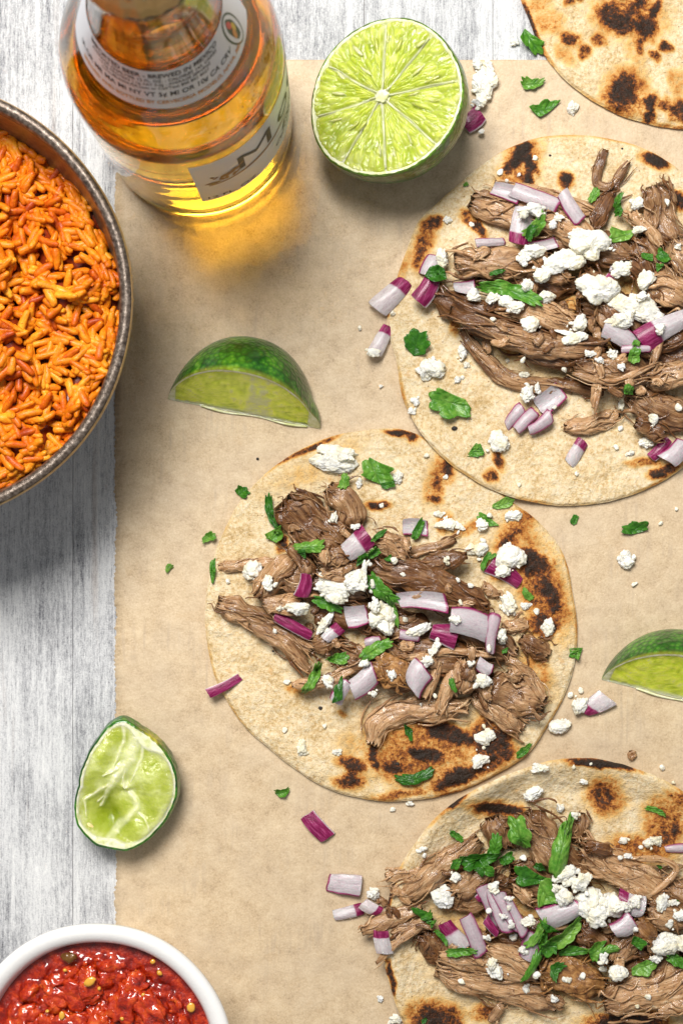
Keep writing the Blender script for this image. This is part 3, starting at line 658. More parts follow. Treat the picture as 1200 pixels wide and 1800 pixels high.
grains = [grain_mesh(rng.uniform(31, 45), rng.uniform(12.5, 15.5), rng.uniform(-2.5, 2.5), 200 + i) for i in range(8)]
yy, xx = np.mgrid[0:H.shape[0], 0:H.shape[1]]
GXw = xx * HC + HX - bx; GYw = yy * HC + HY - by; rr = np.hypot(GXw, GYw)
mound = 188 + 46 * np.clip(1 - (rr / 318) ** 2, 0, 1) ** 0.7 + 46 * n2(GXw, GYw, 80, 61) + 42 * n2(GXw, GYw, 38, 62)
H[:] = np.where(rr < 324, mound, np.where(rr < 351, 340, H))
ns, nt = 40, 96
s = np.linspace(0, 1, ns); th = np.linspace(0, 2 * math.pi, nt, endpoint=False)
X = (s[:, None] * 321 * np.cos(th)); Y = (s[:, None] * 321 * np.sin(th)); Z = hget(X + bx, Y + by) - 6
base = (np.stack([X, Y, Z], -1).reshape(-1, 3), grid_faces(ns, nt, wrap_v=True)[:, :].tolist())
def euler(v, rz, ry, rx):
    return v @ np.array(Matrix.Rotation(rz, 3, 'Z') @ Matrix.Rotation(ry, 3, 'Y') @ Matrix.Rotation(rx, 3, 'X')).T
def rice_pose(x, y):
    a = 3.0 * n2(np.array([x]), np.array([y]), 46, 70)[0] * 1.6 + rng.normal(0, 0.28) + (rng.uniform(0, 3.1) if rng.uniform() < .18 else 0)
    return a, rng.normal(0, 0.22), rng.uniform(0, 6.28)
parts = []
def drop_grain(lx, ly, q):
    V, F = grains[rng.integers(8)]; a, b, c = rice_pose(lx, ly)
    if math.hypot(lx, ly) > 285: a = math.atan2(ly, lx) + math.pi / 2 + rng.normal(0, .4)
    v = euler(V, a, b, c)
    hv = hget(v[:, 0] + bx + lx, v[:, 1] + by + ly); low = (v[:, 2] < 0) & (hv < 335)
    if (hv > 335).mean() > .34: return None
    z = float(np.percentile((hv - v[:, 2])[low], q)); hput(v[:, 0] + bx + lx, v[:, 1] + by + ly, v[:, 2] + z, 0)
    return v, F, z, (a, b, c)
for i in range(1850):
    t = rng.uniform(0, 6.28); r = 314 * math.sqrt(rng.uniform()) if i < 1500 else rng.uniform(285, 316); lx, ly = r * math.cos(t), r * math.sin(t)
    g = drop_grain(lx, ly, 25)
    if g: parts.append((g[0] + np.array([lx, ly, g[2]]), g[1]))
v, f = join_parts(parts)
bed = tag(mesh_obj('rice', v, f, RICE, None, (bx, by, 0)), 'lower bed of packed orange rice filling the brown bowl', 'rice', None, 'stuff')
mesh_obj('rice_shade_base', base[0] - np.array([0, 0, 5.0]), base[1], mat_flat('rice_gap_shade', (0.20, 0.022, 0.003), 0.3, 0, 0.4), bed)  # rice mound under the grains, painted dark red as the shade between them
gm = []
for V, F in grains:
    me = mesh_obj('rice_grain', V, F, RICE); gm.append(me.data); bpy.data.objects.remove(me)
cnt = 0
while cnt < 290:
    lx = rng.uniform(20, 306); ly = rng.uniform(-306, 306)
    if math.hypot(lx, ly) > 313: continue
    k = rng.integers(8); V = grains[k][0]; a, b, c = rice_pose(lx, ly); v = euler(V, a, b, c)
    hv = hget(v[:, 0] + bx + lx, v[:, 1] + by + ly); low = (v[:, 2] < 0) & (hv < 335)
    if (hv > 335).mean() > .2: continue
    z = float(np.percentile((hv - v[:, 2])[low], 34)); hput(v[:, 0] + bx + lx, v[:, 1] + by + ly, v[:, 2] + z, 0)
    o = bpy.data.objects.new('rice_grain', gm[k]); S.collection.objects.link(o)
    o.location = ((bx + lx) * K, (by + ly) * K, z * K); o.rotation_euler = (Matrix.Rotation(a, 3, 'Z') @ Matrix.Rotation(b, 3, 'Y') @ Matrix.Rotation(c, 3, 'X')).to_euler()
    near = math.hypot(lx, ly) > 262
    tag(o, 'single orange rice grain on top of the heap, close to the bowl wall' if near else 'single orange rice grain on top of the heap, away from the bowl wall', 'rice grain', 'top rice grains close to the bowl wall' if near else 'top rice grains away from the bowl wall'); cnt += 1

# ------------------------------------------------------------------ salsa ramekin
sx, sy = ground(201, 1794)
ram = thing('ramekin', 'round white ramekin with a thick lip, full of red salsa', 'ramekin', (sx, sy, 0))
ro_ = smooth_profile([(0.001, 6), (130, 6), (148, 2), (160, 8), (176, 60), (200, 140), (216, 185), (221.5, 197), (220, 207), (212, 211), (202, 209), (193, 202), (189, 192), (184, 170), (168, 90), (140, 40), (90, 26), (0.001, 24)], 110)
lathe('body', ro_, WHITE, ram, 160, jitter=wob)
salsa = thing('salsa', 'chunky red tomato salsa with yellow seeds in the white ramekin', 'salsa', (sx, sy, 150))
ns, nt = 120, 300
s = np.linspace(0, 1, ns); th = np.linspace(0, 2 * math.pi, nt, endpoint=False)
X = s[:, None] * 187.5 * np.cos(th); Y = s[:, None] * 187.5 * np.sin(th)
f1, f2, cr = vor(X / 30 + .35 * n2(X, Y, 18, 45), Y / 30 + .35 * n2(X, Y, 18, 46), 4)
inner_ = sstep(1.0, 0.78, s)[:, None]
lump = inner_ * (16 * cr * sstep(0.75, 0.15, f1) + 12 * np.maximum(0, n2(X, Y, 60, 41) + .1) + 9 * np.abs(n2(X, Y, 22, 42)) + 7 * n2(X, Y, 11, 43) + 3 * n2(X, Y, 5, 47))
Z = 27 + lump + 0.5 * n2(X, Y, 20, 44)
Z[-1] += 1.5
fc = grid_faces(ns, nt, wrap_v=True); hi = lump.ravel()[fc].mean(1) > 7.5
V = np.stack([X, Y, Z], -1).reshape(-1, 3)
mesh_obj('juice', V, fc[~hi].tolist(), SALSA_L, salsa); mesh_obj('pulp', V, fc[hi].tolist(), SALSA_T, salsa)
def lumpy(rx, ry, rz, seed, sub=3, amp=0.35, sc=0.9):
    V, F = ico(sub); d = 1 + amp * pn(V / sc, seed) + amp * 0.5 * pn(V / (sc * 0.45), seed + 1)
    return V * d[:, None] * np.array([rx, ry, rz]), F
for i in range(26):
    a = rng.uniform(0, 6.28); r = 150 * math.sqrt(rng.uniform()); k = rng.uniform(14, 30)
    v, f = lumpy(k * rng.uniform(.9, 1.5), k * rng.uniform(.6, 1.0), k * .42, 300 + i, 4, .8, .7)
    v += 1.4 * np.stack([pn(v / 6, 1), pn(v / 6, 2), pn(v / 6, 3)], 1)
    cx, cy_ = r * math.cos(a), r * math.sin(a)
    mesh_obj('tomato_chunk', rot2(v, rng.uniform(0, 6.28)), f, SALSA_T, salsa, (cx, cy_, 33 + 8 * (1 - r / 175) + rng.uniform(-3, 4)))
sd = [(160, 1722), (335, 1773), (280, 1712), (268, 1692), (110, 1783)] + [(int(170 + 150 * math.cos(k * 2.4) * (.3 + .07 * k)), int(1790 + 120 * math.sin(k * 2.4) * (.3 + .07 * k))) for k in range(9)]
for i, (px, py) in enumerate(sd):
    gx, gy = ground(px, py, 195); v, f = lumpy(((11, 8, 5, 4.5, 7) + (3.5,) * 9)[i], ((7, 7, 4, 4, 5) + (2.8,) * 9)[i], 2.2, 400 + i, 2, .35)
    mesh_obj('seed', rot2(v, .6 + i), f, SEED, salsa, (gx - sx, gy - sy, ((56, 37, 40, 40, 52) + (47,) * 9)[i]))
for i, (px, py) in enumerate([(122, 1682)]):
    gx, gy = ground(px, py, 195); v, f = lumpy(13, 9, 6, 440 + i, 3, .6)
    mesh_obj('chilli_piece', rot2(v, rng.uniform(0, 6.28)), f, HERB, salsa, (gx - sx, gy - sy, (46, 48, 37, 50, 46)[i]))

# ------------------------------------------------------------------ limes
def tilt_matrix(ang, dirx, diry):
    """tilt so that the top leans towards (dirx, diry)"""
    ax = Vector((-diry, dirx, 0)).normalized(); return np.array(Matrix.Rotation(ang, 3, ax))
def lime_half():
    Rb, Zs, cut = 137.0, 116.0, 20.0
    M = tilt_matrix(R(20), -0.93, 0.36)
    zlow = None
    nt, nr = 200, 50
    th = np.linspace(0, 2 * math.pi, nt, endpoint=False)
    lob = 1 + 0.018 * np.cos(2 * th - R(150)) + 0.012 * np.cos(3 * th + 1.1) + 0.006 * np.cos(5 * th)
    ph = np.linspace(math.asin(cut / Zs), -math.pi / 2, nr)
    r = Rb * np.cos(ph)[:, None] * lob[None, :]; z = np.broadcast_to((Zs * np.sin(ph))[:, None], r.shape)
    r = np.vstack([r[:1] * .978, r]); z = np.vstack([z[:1] + .5, z]); nr += 1
    v = np.stack([r * np.cos(th), r * np.sin(th), z], -1).reshape(-1, 3); v += 1.2 * pn(v / 22, 501)[:, None] * v / np.linalg.norm(v, axis=1)[:, None]
    vt = v @ M.T; base = -vt[:, 2].min()
    gx, gy = ground(683, 178, 120)
    lime = thing('lime_half', 'juicy cut lime half, round cut face up, beside the beer bottle', 'lime', (gx, gy, base - 0.5))
    mesh_obj('rind', vt, grid_faces(nr, nt, wrap_v=True).tolist(), RIND, lime, (0, 0, 0), {'yel': 0.12 * sstep(-0.1, 0.06, v[:, 2] / Zs)})
    hput(vt[:, 0] + gx, vt[:, 1] + gy, vt[:, 2] + base, 2)
    # pith disc with a raised ring
    s = np.concatenate([np.linspace(0, 0.9, 30), np.linspace(0.91, 1.0, 14)])
    rr_ = s[:, None] * (Rb * math.cos(ph[0]) * lob)[None, :]
    zz = cut - 5 + 5.6 * sstep(0.92, 0.965, s) - 1.8 * sstep(0.98, 1.0, s)
    z2 = np.broadcast_to(zz[:, None], rr_.shape)
    v = np.stack([rr_ * np.cos(th), rr_ * np.sin(th), z2], -1).reshape(-1, 3); v[:, 2] += 0.8 * pn(v / 9, 505)
    mesh_obj('pith', v @ M.T, grid_faces(len(s), nt, wrap_v=True).tolist(), PITH, lime)
    cx, cyy = -6, 3      # core offset
    bounds = [91, 52, 8, -45, -89, -125, -170, -213]
    for k in range(8):
        a1, a0 = R(bounds[k]), R(bounds[(k + 1) % 8] if k < 7 else 91 - 360)
        nr_, na = 78, max(30, int((a1 - a0) * 70))
        s = np.linspace(0, 1, nr_)[:, None]; w = np.linspace(0, 1, na)[None, :]
        edge = 0.985 - 0.035 * (np.abs(2 * w - 1) ** 5) + 0.006 * n2(w * 40, w * 0, 5, k)
        rmid = 13 + s * (Rb * edge * np.interp(((a0 + (a1 - a0) * w) % (2 * math.pi)), np.append(th, 2 * math.pi), np.append(lob, lob[0])) * 0.985 - 13)
        gap = np.minimum(0.9 / rmid, 0.2)
        ang = a0 + gap + (a1 - a0 - 2 * gap) * w
        x = cx * (1 - s) + rmid * np.cos(ang); y = cyy * (1 - s) + rmid * np.sin(ang)
        arc = (ang - (a0 + a1) / 2) * 78.0
        arc = arc + 5 * n2(x, y, 30, 520 + k)
        f1, f2, cr = vor(rmid / 25.0 + 0.15 * n2(x, y, 14, 540), arc / 7.5 + 0 * rmid, 3 + k)
        cell = np.clip(1 - f1 * 1.25, 0, 1) ** 0.6; gapc = sstep(0.0, 0.25, f2 - f1)
        fall = sstep(0, 0.10, np.minimum(w, 1 - w) * (a1 - a0) * rmid / 60.0 + 0 * s) * sstep(0, 0.05, 1 - s) * sstep(0, 0.08, s)
        zz = cut - 4.5 + fall * (2.6 + 7.5 * cell * (0.25 + 1.0 * cr) * (0.4 + 0.6 * gapc) - 4.0 * np.maximum(0, n2(x, y, 32, 560)) + 1.2 * n2(x, y, 6, 561))
        v = np.stack([x, y, zz], -1).reshape(-1, 3)
        col = np.clip(0.15 + 0.50 * cr + 0.40 * n2(x, y, 20, 570) + 0.15 * (1 - gapc) + 0.18 * sstep(.85, 1, s), 0, 1)
        mesh_obj('segment', v @ M.T, grid_faces(nr_, na).tolist(), FLESH, lime, (0, 0, 0), {'v': col.ravel(), 'm': (0.55 * (1 - sstep(0, 2.2, np.minimum(w, 1 - w) * (a1 - a0) * rmid + 0 * s)) + 0.5 * sstep(.965, 1, s + 0 * w)).ravel()})
        p = np.array([(cx * (1 - t) + (10 + t * 112) * math.cos(a1) + 1.5 * math.sin(t * 9 + k), cyy * (1 - t) + (10 + t * 112) * math.sin(a1) + 1.5 * math.cos(t * 7 + k), cut - 1.3 + 1.0 * math.sin(t * 6 + k)) for t in np.linspace(0, 1, 26)])
        v, f = tube(p, 0.7 + 0.9 * np.abs(np.linspace(-1, 1, 26)) ** 3, 6)
        mesh_obj('membrane', v @ M.T, f, FLESH, lime, (0, 0, 0), {'v': np.full(len(v), .95), 'm': np.full(len(v), .45)})
    v, f = lumpy(12, 11, 4, 590, 3, .6, .5); v[:, 2] += cut - 1.5; v[:, 0] += cx; v[:, 1] += cyy
    mesh_obj('core', v @ M.T, f, PITH, lime)
    # loose burst juice sacs lying on the cut face
    for i, (a, rad, L, W) in enumerate([(100, 96, 26, 7), (88, 104, 22, 6), (75, 92, 24, 7), (55, 105, 20, 7), (120, 100, 28, 8), (-95, 92, 24, 5), (-80, 100, 18, 5), (-60, 88, 22, 4), (15, 85, 30, 6), (-10, 90, 30, 5), (-20, 60, 26, 5), (150, 90, 30, 6), (170, 84, 26, 6), (200, 92, 28, 5), (35, 70, 28, 6), (125, 60, 26, 5), (-140, 70, 26, 5), (-35, 100, 20, 6), (230, 60, 24, 5), (0, 50, 24, 5)]):
        v, f = lumpy(L / 2, W / 2, W * .4, 600 + i, 2, .25); v = rot2(v, R(a) + rng.normal(0, .25))
        v += np.array([rad * math.cos(R(a)), rad * math.sin(R(a)), cut + 1.2])
        mesh_obj('juice_sac', v @ M.T, f, FLESH, lime, (0, 0, 0), {'v': np.full(len(v), rng.uniform(.45, .95))})
lime_half()

def squeezed_lime():
    c = (220.0, 1388.0); zc = 70.0  # place of the cut face centre, its height
    op = [(213, 1257), (224, 1260), (246, 1275), (270, 1291), (297, 1319), (312, 1350), (316, 1392), (304, 1429), (279, 1465), (253, 1489), (220, 1504), (192, 1500), (165, 1494), (147, 1478), (130, 1458), (125, 1425), (134, 1383), (147, 1335), (170, 1295), (192, 1267)]
    nt = 260
    th, ro = polar_outline(c, op, 110, nt); ro = ro * (D - zc) / D
    gx, gy = ground(*c, zc)
    lime = thing('squeezed_lime', 'squeezed out lime half with torn white membranes, on the parchment edge', 'lime', (gx, gy, 0))
    ph = np.linspace(0, -math.pi / 2, 40)
    rim_z = 66 + 7 * np.cos(th - R(100)) + 3 * np.sin(3 * th)
    r = ro[None, :] * (0.945 + 0.055 * np.minimum(1, np.sin(-ph * 2.4) * (ph > -1.3) + (ph <= -1.3) * 0))[:, None].clip(0.945) * np.cos(np.maximum(0, -ph - .28) * (math.pi / 2) / (math.pi / 2 - .28))[:, None] ** 0.9; z = rim_z[None, :] * (1 + np.sin(ph)[:, None])
    r = np.vstack([r[:1] * .968, r]); z = np.vstack([z[:1] + .8, z])
    v = np.stack([r * np.cos(th), r * np.sin(th), z], -1).reshape(-1, 3)
    nrm = v - np.array([0, 0, 60.0]); nrm /= np.linalg.norm(nrm, axis=1)[:, None]
    v += nrm * (1.6 * pn(v / 12, 701))[:, None]
    hput(v[:, 0] + gx, v[:, 1] + gy, v[:, 2], 1)
    a = np.arctan2(v[:, 1], v[:, 0]); y = np.exp(-((a - R(62)) / .22) ** 2) * sstep(25, 60, v[:, 2])
    mesh_obj('rind', v, grid_faces(41, nt, wrap_v=True).tolist(), RIND, lime, (0, 0, 0), {'yel': np.clip(y * (0.6 + pn(v / 8, 3)), 0, 1)})
    s = np.concatenate([np.linspace(0, .8, 75), np.linspace(.81, 1.0, 26)])
    ro = ro * 0.947
    X = s[:, None] * ro * np.cos(th); Y = s[:, None] * ro * np.sin(th)
    thick = 0.035 + 0.16 * np.exp(-((th - R(65)) / .30) ** 2) + 0.10 * np.exp(-((th - R(-105)) / .30) ** 2) + 0.02 * np.exp(-((th - R(180)) / .6) ** 2)
    ins = sstep(-0.01, 0.12, (1 - s[:, None]) - thick[None, :])         # 1 inside the flesh
    px, py = X + c[0], c[1] - Y
    g = lambda x, y, rx, ry, an=0: np.exp(-((((px - x) * math.cos(R(an)) - (py - y) * math.sin(R(an))) / rx) ** 2 + (((px - x) * math.sin(R(an)) + (py - y) * math.cos(R(an))) / ry) ** 2))
    hgt = -4 - 4 * (1 - s[:, None] ** 2) - 30 * g(192, 1438, 20, 34, 25) - 8 * g(222, 1378, 22, 14, 0) + 13 * g(272, 1405, 30, 52, 15) + 10 * g(182, 1325, 18, 42, -28) + 9 * g(245, 1458, 30, 22, -35)
    f1, f2, cr = vor(px / 17 + py / 40, py / 7.5 - px / 30, 9)
    hgt = hgt + 0.7 * np.clip(1 - f1, 0, 1) * ins + 2.0 * n2(px, py, 22, 710) + 1.0 * n2(px, py, 7, 711)
    Z = rim_z[None, :] + ins * hgt - 2.5 * sstep(0.965, 1.0, s[:, None]) + (1 - ins) * 1.2 * n2(px, py, 9, 715)
    col = np.clip(0.50 + 0.16 * cr - 0.55 * g(192, 1440, 22, 34, 25) + 0.35 * g(225, 1360, 40, 40) + 0.5 * n2(px, py, 26, 712) + 0.2 * sstep(.72, .9, s[:, None]), 0, 1)  # cavity darkened in the colour too, painting in its shade
    mem = np.zeros_like(px); rid = np.zeros_like(px)
    jx = px + 3.5 * n2(px, py, 15, 731); jy = py + 3.5 * n2(px, py, 15, 732)
    for pts, w0, w1, hh in [([(243, 1284), (234, 1318), (221, 1345), (205, 1366), (190, 1392), (176, 1420)], 13, 3, 12), ([(232, 1335), (208, 1352), (184, 1364)], 7, 2, 9), ([(212, 1364), (190, 1382), (168, 1396), (150, 1408), (152, 1434)], 5, 2, 9),
                            ([(224, 1345), (216, 1368), (222, 1390), (236, 1408), (237, 1424), (222, 1438), (203, 1458), (190, 1478)], 3, 7, 11), ([(214, 1262), (219, 1290), (212, 1320), (200, 1352)], 4, 2, 6), ([(246, 1300), (250, 1325), (240, 1350), (228, 1378)], 4, 1.5, 5), ([(196, 1372), (186, 1396), (170, 1412)], 3, 1.5, 8), ([(236, 1424), (252, 1440), (262, 1462)], 2.5, 1.5, 4)]:
        q = catmull(pts, 60); wd = np.linspace(w0, w1, 60)
        d = np.full(px.shape, 9.0)
        for (qx, qy), ww in zip(q, wd): d = np.minimum(d, np.hypot(jx - qx, jy - qy) / ww)
        rid = np.maximum(rid, hh * np.exp(-d ** 2 * .9)); mem = np.maximum(mem, np.exp(-(d / 1.05) ** 4))
    Z = Z + ins * (rid * .62 * (.85 + .3 * n2(px, py, 9, 733)))
    faces = grid_faces(len(s), nt, wrap_v=True)
    V = np.stack([X, Y, Z], -1).reshape(-1, 3); im = ins.ravel()
    mm = np.clip(np.maximum(mem * (.75 + .5 * n2(px, py, 7, 734)), 1 - sstep(.15, .6, ins)) + .0 * px, 0, 1)
    isf = im[faces].mean(1) > 0.25
    mesh_obj('pith', V, faces[~isf].tolist(), PITH, lime)
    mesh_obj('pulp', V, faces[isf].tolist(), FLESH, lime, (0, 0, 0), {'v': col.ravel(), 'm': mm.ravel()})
    v, f = lumpy(11, 8, 3.5, 730, 3, .2); mesh_obj('pip', rot2(v, -.6) + np.array([155 - c[0], c[1] - 1454, 52]), f, mat_flat('lime_pip', (0.70, 0.56, 0.22), 0.25, 0, .15, .3), lime)
squeezed_lime()

def wedge(px, py, ang, Lh, Rw, alpha, nub, label, seed):
    gx, gy = ground(px, py, 0)
    w = thing('lime_wedge', label, 'lime wedge', (gx, gy, 0.3), None, R(ang))
    nt_, na = 72, 40
    t = np.linspace(-1, 1, nt_)
    tt = np.sin(t * math.pi / 2)
    rho = Rw * (1 - np.abs(tt) ** 2.2) ** 0.62 + 1.5
    xs = tt * Lh + nub * 10 * sstep(0.9, 1.0, tt)
    phi = np.linspace(0, R(alpha), na)
    r = rho[:, None] * (1 + 0 * phi[None, :]); x = np.broadcast_to(xs[:, None], r.shape)
    v = np.stack([x, r * np.cos(phi), r * np.sin(phi)], -1).reshape(-1, 3); v += (1.1 * pn(v / 14, seed))[:, None] * np.array([0, .6, .6])
    v[:, 2] = np.maximum(v[:, 2], 0)
    mesh_obj('rind', v, grid_faces(nt_, na)[:, ::-1].tolist(), RIND, w, (0, 0, 0), {'yel': 0.35 * sstep(R(alpha) - .10, R(alpha), np.tile(phi, nt_))})
    a = R(ang); wx = v[:, 0] * math.cos(a) - v[:, 1] * math.sin(a) + gx; wy = v[:, 0] * math.sin(a) + v[:, 1] * math.cos(a) + gy
    hput(wx, wy, v[:, 2], 1)
    sB = np.concatenate([np.linspace(0, .85, 30), np.linspace(.86, 1, 16)])
    lip = np.minimum(9.0 / rho, 0.9)
    for nm, ph, flip in (('cut_face', R(alpha), False), ('lower_cut_face', 0.0, True)):
        rr_ = rho[:, None] * sB[None, :]; X = np.broadcast_to(xs[:, None], rr_.shape)
        endp = np.minimum(1 - np.abs(tt), 1)[:, None] * Lh
        pith = np.maximum(sstep(1.0, 0.55, (1 - sB[None, :]) / lip[:, None]), sstep(16, 9, endp))
        f1, f2, cr = vor(X / 15.0 + rr_ / 60, rr_ / 16.0, 11)
        f1b, f2b, crb = vor(X / 7.0 + rr_ / 90, rr_ / 26.0, 5); hh = (-3.2 * (1 - pith) + (1.2 * np.clip(1 - f1, 0, 1) + 1.8 * np.clip(1 - f1b, 0, 1) * crb) * (1 - pith) + 0.9 * n2(X, rr_, 9, seed + 2))
        fan = np.arctan2(rr_ + 12, X); streak = n2(fan * 95, np.hypot(X, rr_) * .12, 3.2, seed + 6) + .6 * n2(fan * 95, np.hypot(X, rr_) * .2, 8, seed + 7)
        hh = hh + 2.2 * streak * (1 - pith)
        if ph == 0: hh = hh * 0 + 0.4
        Y = rr_ * math.cos(ph) - hh * math.sin(ph); Z = rr_ * math.sin(ph) + hh * math.cos(ph)
        V = np.stack([X, Y, np.maximum(Z, 0.2)], -1).reshape(-1, 3)
        fc = grid_faces(nt_, len(sB)); fc = fc if not flip else fc[:, ::-1]
        pf = pith.ravel()[fc].mean(1) > 0.5
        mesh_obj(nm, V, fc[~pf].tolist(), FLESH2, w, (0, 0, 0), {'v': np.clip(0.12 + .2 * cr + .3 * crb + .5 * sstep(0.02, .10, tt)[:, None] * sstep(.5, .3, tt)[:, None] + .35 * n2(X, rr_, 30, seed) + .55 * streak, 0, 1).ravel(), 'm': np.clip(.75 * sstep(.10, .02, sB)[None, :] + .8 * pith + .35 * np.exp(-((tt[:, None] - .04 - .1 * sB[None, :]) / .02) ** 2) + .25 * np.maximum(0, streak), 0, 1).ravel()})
        mesh_obj('pith', V, fc[pf].tolist(), PITH, w)
    q = np.array([(x_, -1.5 + 1.5 * math.sin(x_ / 17), 3 + 1.5 * math.sin(x_ / 11)) for x_ in np.linspace(-Lh * .55, Lh * .9, 30)])
    v, f = tube(q, 1.5 + .8 * np.sin(np.linspace(0, 9, 30)), 7); mesh_obj('membrane', v, f, PITH, w)
    return w
FLESH2 = mat_flesh('lime_flesh_lightened', -0.7)  # flesh colour lightened to stand in for light glowing through the wedge
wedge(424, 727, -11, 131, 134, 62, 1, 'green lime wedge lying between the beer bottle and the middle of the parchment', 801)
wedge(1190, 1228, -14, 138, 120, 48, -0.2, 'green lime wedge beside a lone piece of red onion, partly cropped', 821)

# ------------------------------------------------------------------ pulled pork
TXT = {1: 'on taco beside lime half', 2: 'on taco both others overlap', 3: 'on taco with most cilantro', 0: 'on the bare parchment'}
MARKS = {1: (T1, [('lime half', 683, 178), ('empty tortilla', 1205, -88), ('beer bottle', 424, 600), ('overlapped taco', 688, 1082), ('cropped wedge', 1190, 1200)]),
         2: (T2, [('beer bottle', 350, 300), ('lime half', 760, 180), ('cropped wedge', 1190, 1190), ('cilantro taco', 1010, 1660), ('squeezed lime', 220, 1388), ('salsa', 190, 1780)]),
         3: (T3, [('salsa', 190, 1790), ('squeezed lime', 220, 1388), ('overlapped taco', 688, 1082), ('cropped wedge', 1190, 1220)]),
         0: ((700, 900), [('lime half', 700, 150), ('beer bottle', 350, 250), ('rice bowl', 0, 560), ('squeezed lime', 220, 1388), ('salsa', 190, 1790), ('cilantro taco', 1010, 1660), ('cropped wedge', 1190, 1190), ('empty tortilla', 1150, 60)])}
def where(px, py, taco):
    """which findable thing this piece lies towards or next to"""
    c, marks = MARKS[taco]
    if taco == 0:
        nm = min(marks, key=lambda k: math.hypot(px - k[1], py - k[2]))[0]; return f'{TXT[0]} nearest the {nm}'
    if math.hypot(px - c[0], py - c[1]) < 85: return f'{TXT[taco]}, in its middle'
    a = math.atan2(py - c[1], px - c[0])
    d = lambda k: abs((math.atan2(k[2] - c[1], k[1] - c[0]) - a + math.pi) % (2 * math.pi) - math.pi)
    m = min(marks, key=d)
    return f'{TXT[taco]}, facing the {m[0]}' if d(m) < 1.1 else f'{TXT[taco]}, beyond its middle'
def pork(path, w, tone=0.35, gold=0.0, th=None, n_loose=None, taco=2, q=72, fray=0.5, ridge=1.0):
    sd = int(rng.integers(1000, 9000))
    pts = np.array([((x - 600.0), (900.0 - y)) for x, y in path]); mid = pts.mean(0)
    L = float(np.sum(np.linalg.norm(np.diff(pts, axis=0), axis=1)))
    n = int(np.clip(L / 4.2, 14, 54)); m = int(np.clip(w * 0.95, 14, 56))
    th = th or min(w * 0.62, 34)
    c = catmull(pts - mid, n); tan = np.gradient(c, axis=0); tan /= np.linalg.norm(tan, axis=1)[:, None] + 1e-9
    sid = np.stack([-tan[:, 1], tan[:, 0]], 1)
    t = np.linspace(0, 1, n); a = np.linspace(0, 2 * math.pi, m, endpoint=False)
    c = c + sid * (w * 0.10 * n2(t * L, t * 0, 60, sd))[:, None]
    tp = (sstep(-0.06, 0.12 + .1 * rng.uniform(), t) ** 0.7) * (sstep(1.06, 0.86 - .1 * rng.uniform(), t) ** 0.7)
    tp = np.clip(tp, 0.55, 1) * (1 + 0.32 * n2(t * L, t * 0, 42, sd + 1))
    k = max(3.0, w / 5.2)                                       # fibres around the piece
    A, T = np.meshgrid(a, t)
    ca, sa = np.cos(A), np.sin(A)
    fib = pn(np.stack([(ca * k * .55).ravel(), (sa * k * .55).ravel(), (T * L / 95.0).ravel()], 1), sd)
    fib2 = pn(np.stack([(ca * k * 1.2).ravel(), (sa * k * 1.2).ravel(), (T * L / 60.0).ravel()], 1), sd + 3)
    rg = (1.0 - 1.9 * np.abs(fib) - 0.8 * np.abs(fib2)).reshape(A.shape)
    lump = pn(np.stack([(ca * 1.2).ravel(), (sa * 1.2).ravel(), (T * L / 34.0).ravel()], 1), sd + 5).reshape(A.shape)
    brk = pn(np.stack([(ca * k * .4).ravel(), (sa * k * .4).ravel(), (T * L / 16.0).ravel()], 1), sd + 8).reshape(A.shape)
    rad = 0.84 + (0.09 if w < 30 else 0.06) * ridge * rg + 0.42 * lump + 0.22 * brk
    off = (w * 0.6 * fray) * pn(np.stack([(ca * k * .6).ravel(), (sa * k * .6).ravel(), np.full(A.size, 5.0)], 1), sd + 2).reshape(A.shape)
    off = off * (sstep(0.72, 1, T) + sstep(0.28, 0, T))
    lat = ca * rad * (w / 2) * tp[:, None]; ver = np.sign(sa) * np.abs(sa) ** 0.8 * rad * (th / 2) * tp[:, None]
    arch = 0.10 * th * np.sin(T * 7 + sd)
    x = c[:, 0][:, None] + sid[:, 0][:, None] * lat + tan[:, 0][:, None] * off
    y = c[:, 1][:, None] + sid[:, 1][:, None] * lat + tan[:, 1][:, None] * off
    v = np.stack([x, y, ver + arch], -1).reshape(-1, 3)
    f = grid_faces(n, m, wrap_v=True)[:, ::-1].tolist()
    ce = []
    for e, fl in ((0, False), (n - 1, True)):
        ctr = v[e * m:(e + 1) * m].mean(0); dd = tan[e] * (w * 0.06) * (1 if fl else -1); ce.append(ctr + np.array([dd[0], dd[1], 0]))
        idx = len(v) + len(ce) - 1
        for j in range(m):
            q_ = [e * m + j, e * m + (j + 1) % m, idx]; f.append(q_[::-1] if fl else q_)
    v = np.vstack([v, ce]); fu = np.concatenate([(A * w / 2.2).ravel(), [0, 0]]); fv = np.concatenate([(T * L).ravel(), [0, L]])
    parts = [(v, f)]; FU = [fu]; FV = [fv]
    e0, e1 = rng.uniform(0, .7, 2) * (rng.uniform(size=2) < .6)
    TV = [np.concatenate([(e1 * sstep(.74, 1, T) + e0 * sstep(.26, 0, T) + .35 * (0.1 - rg)).ravel(), [e0, e1]])]
    nl = n_loose if n_loose is not None else int(np.clip(w / 3.4, 3, 18))
    NS = 18
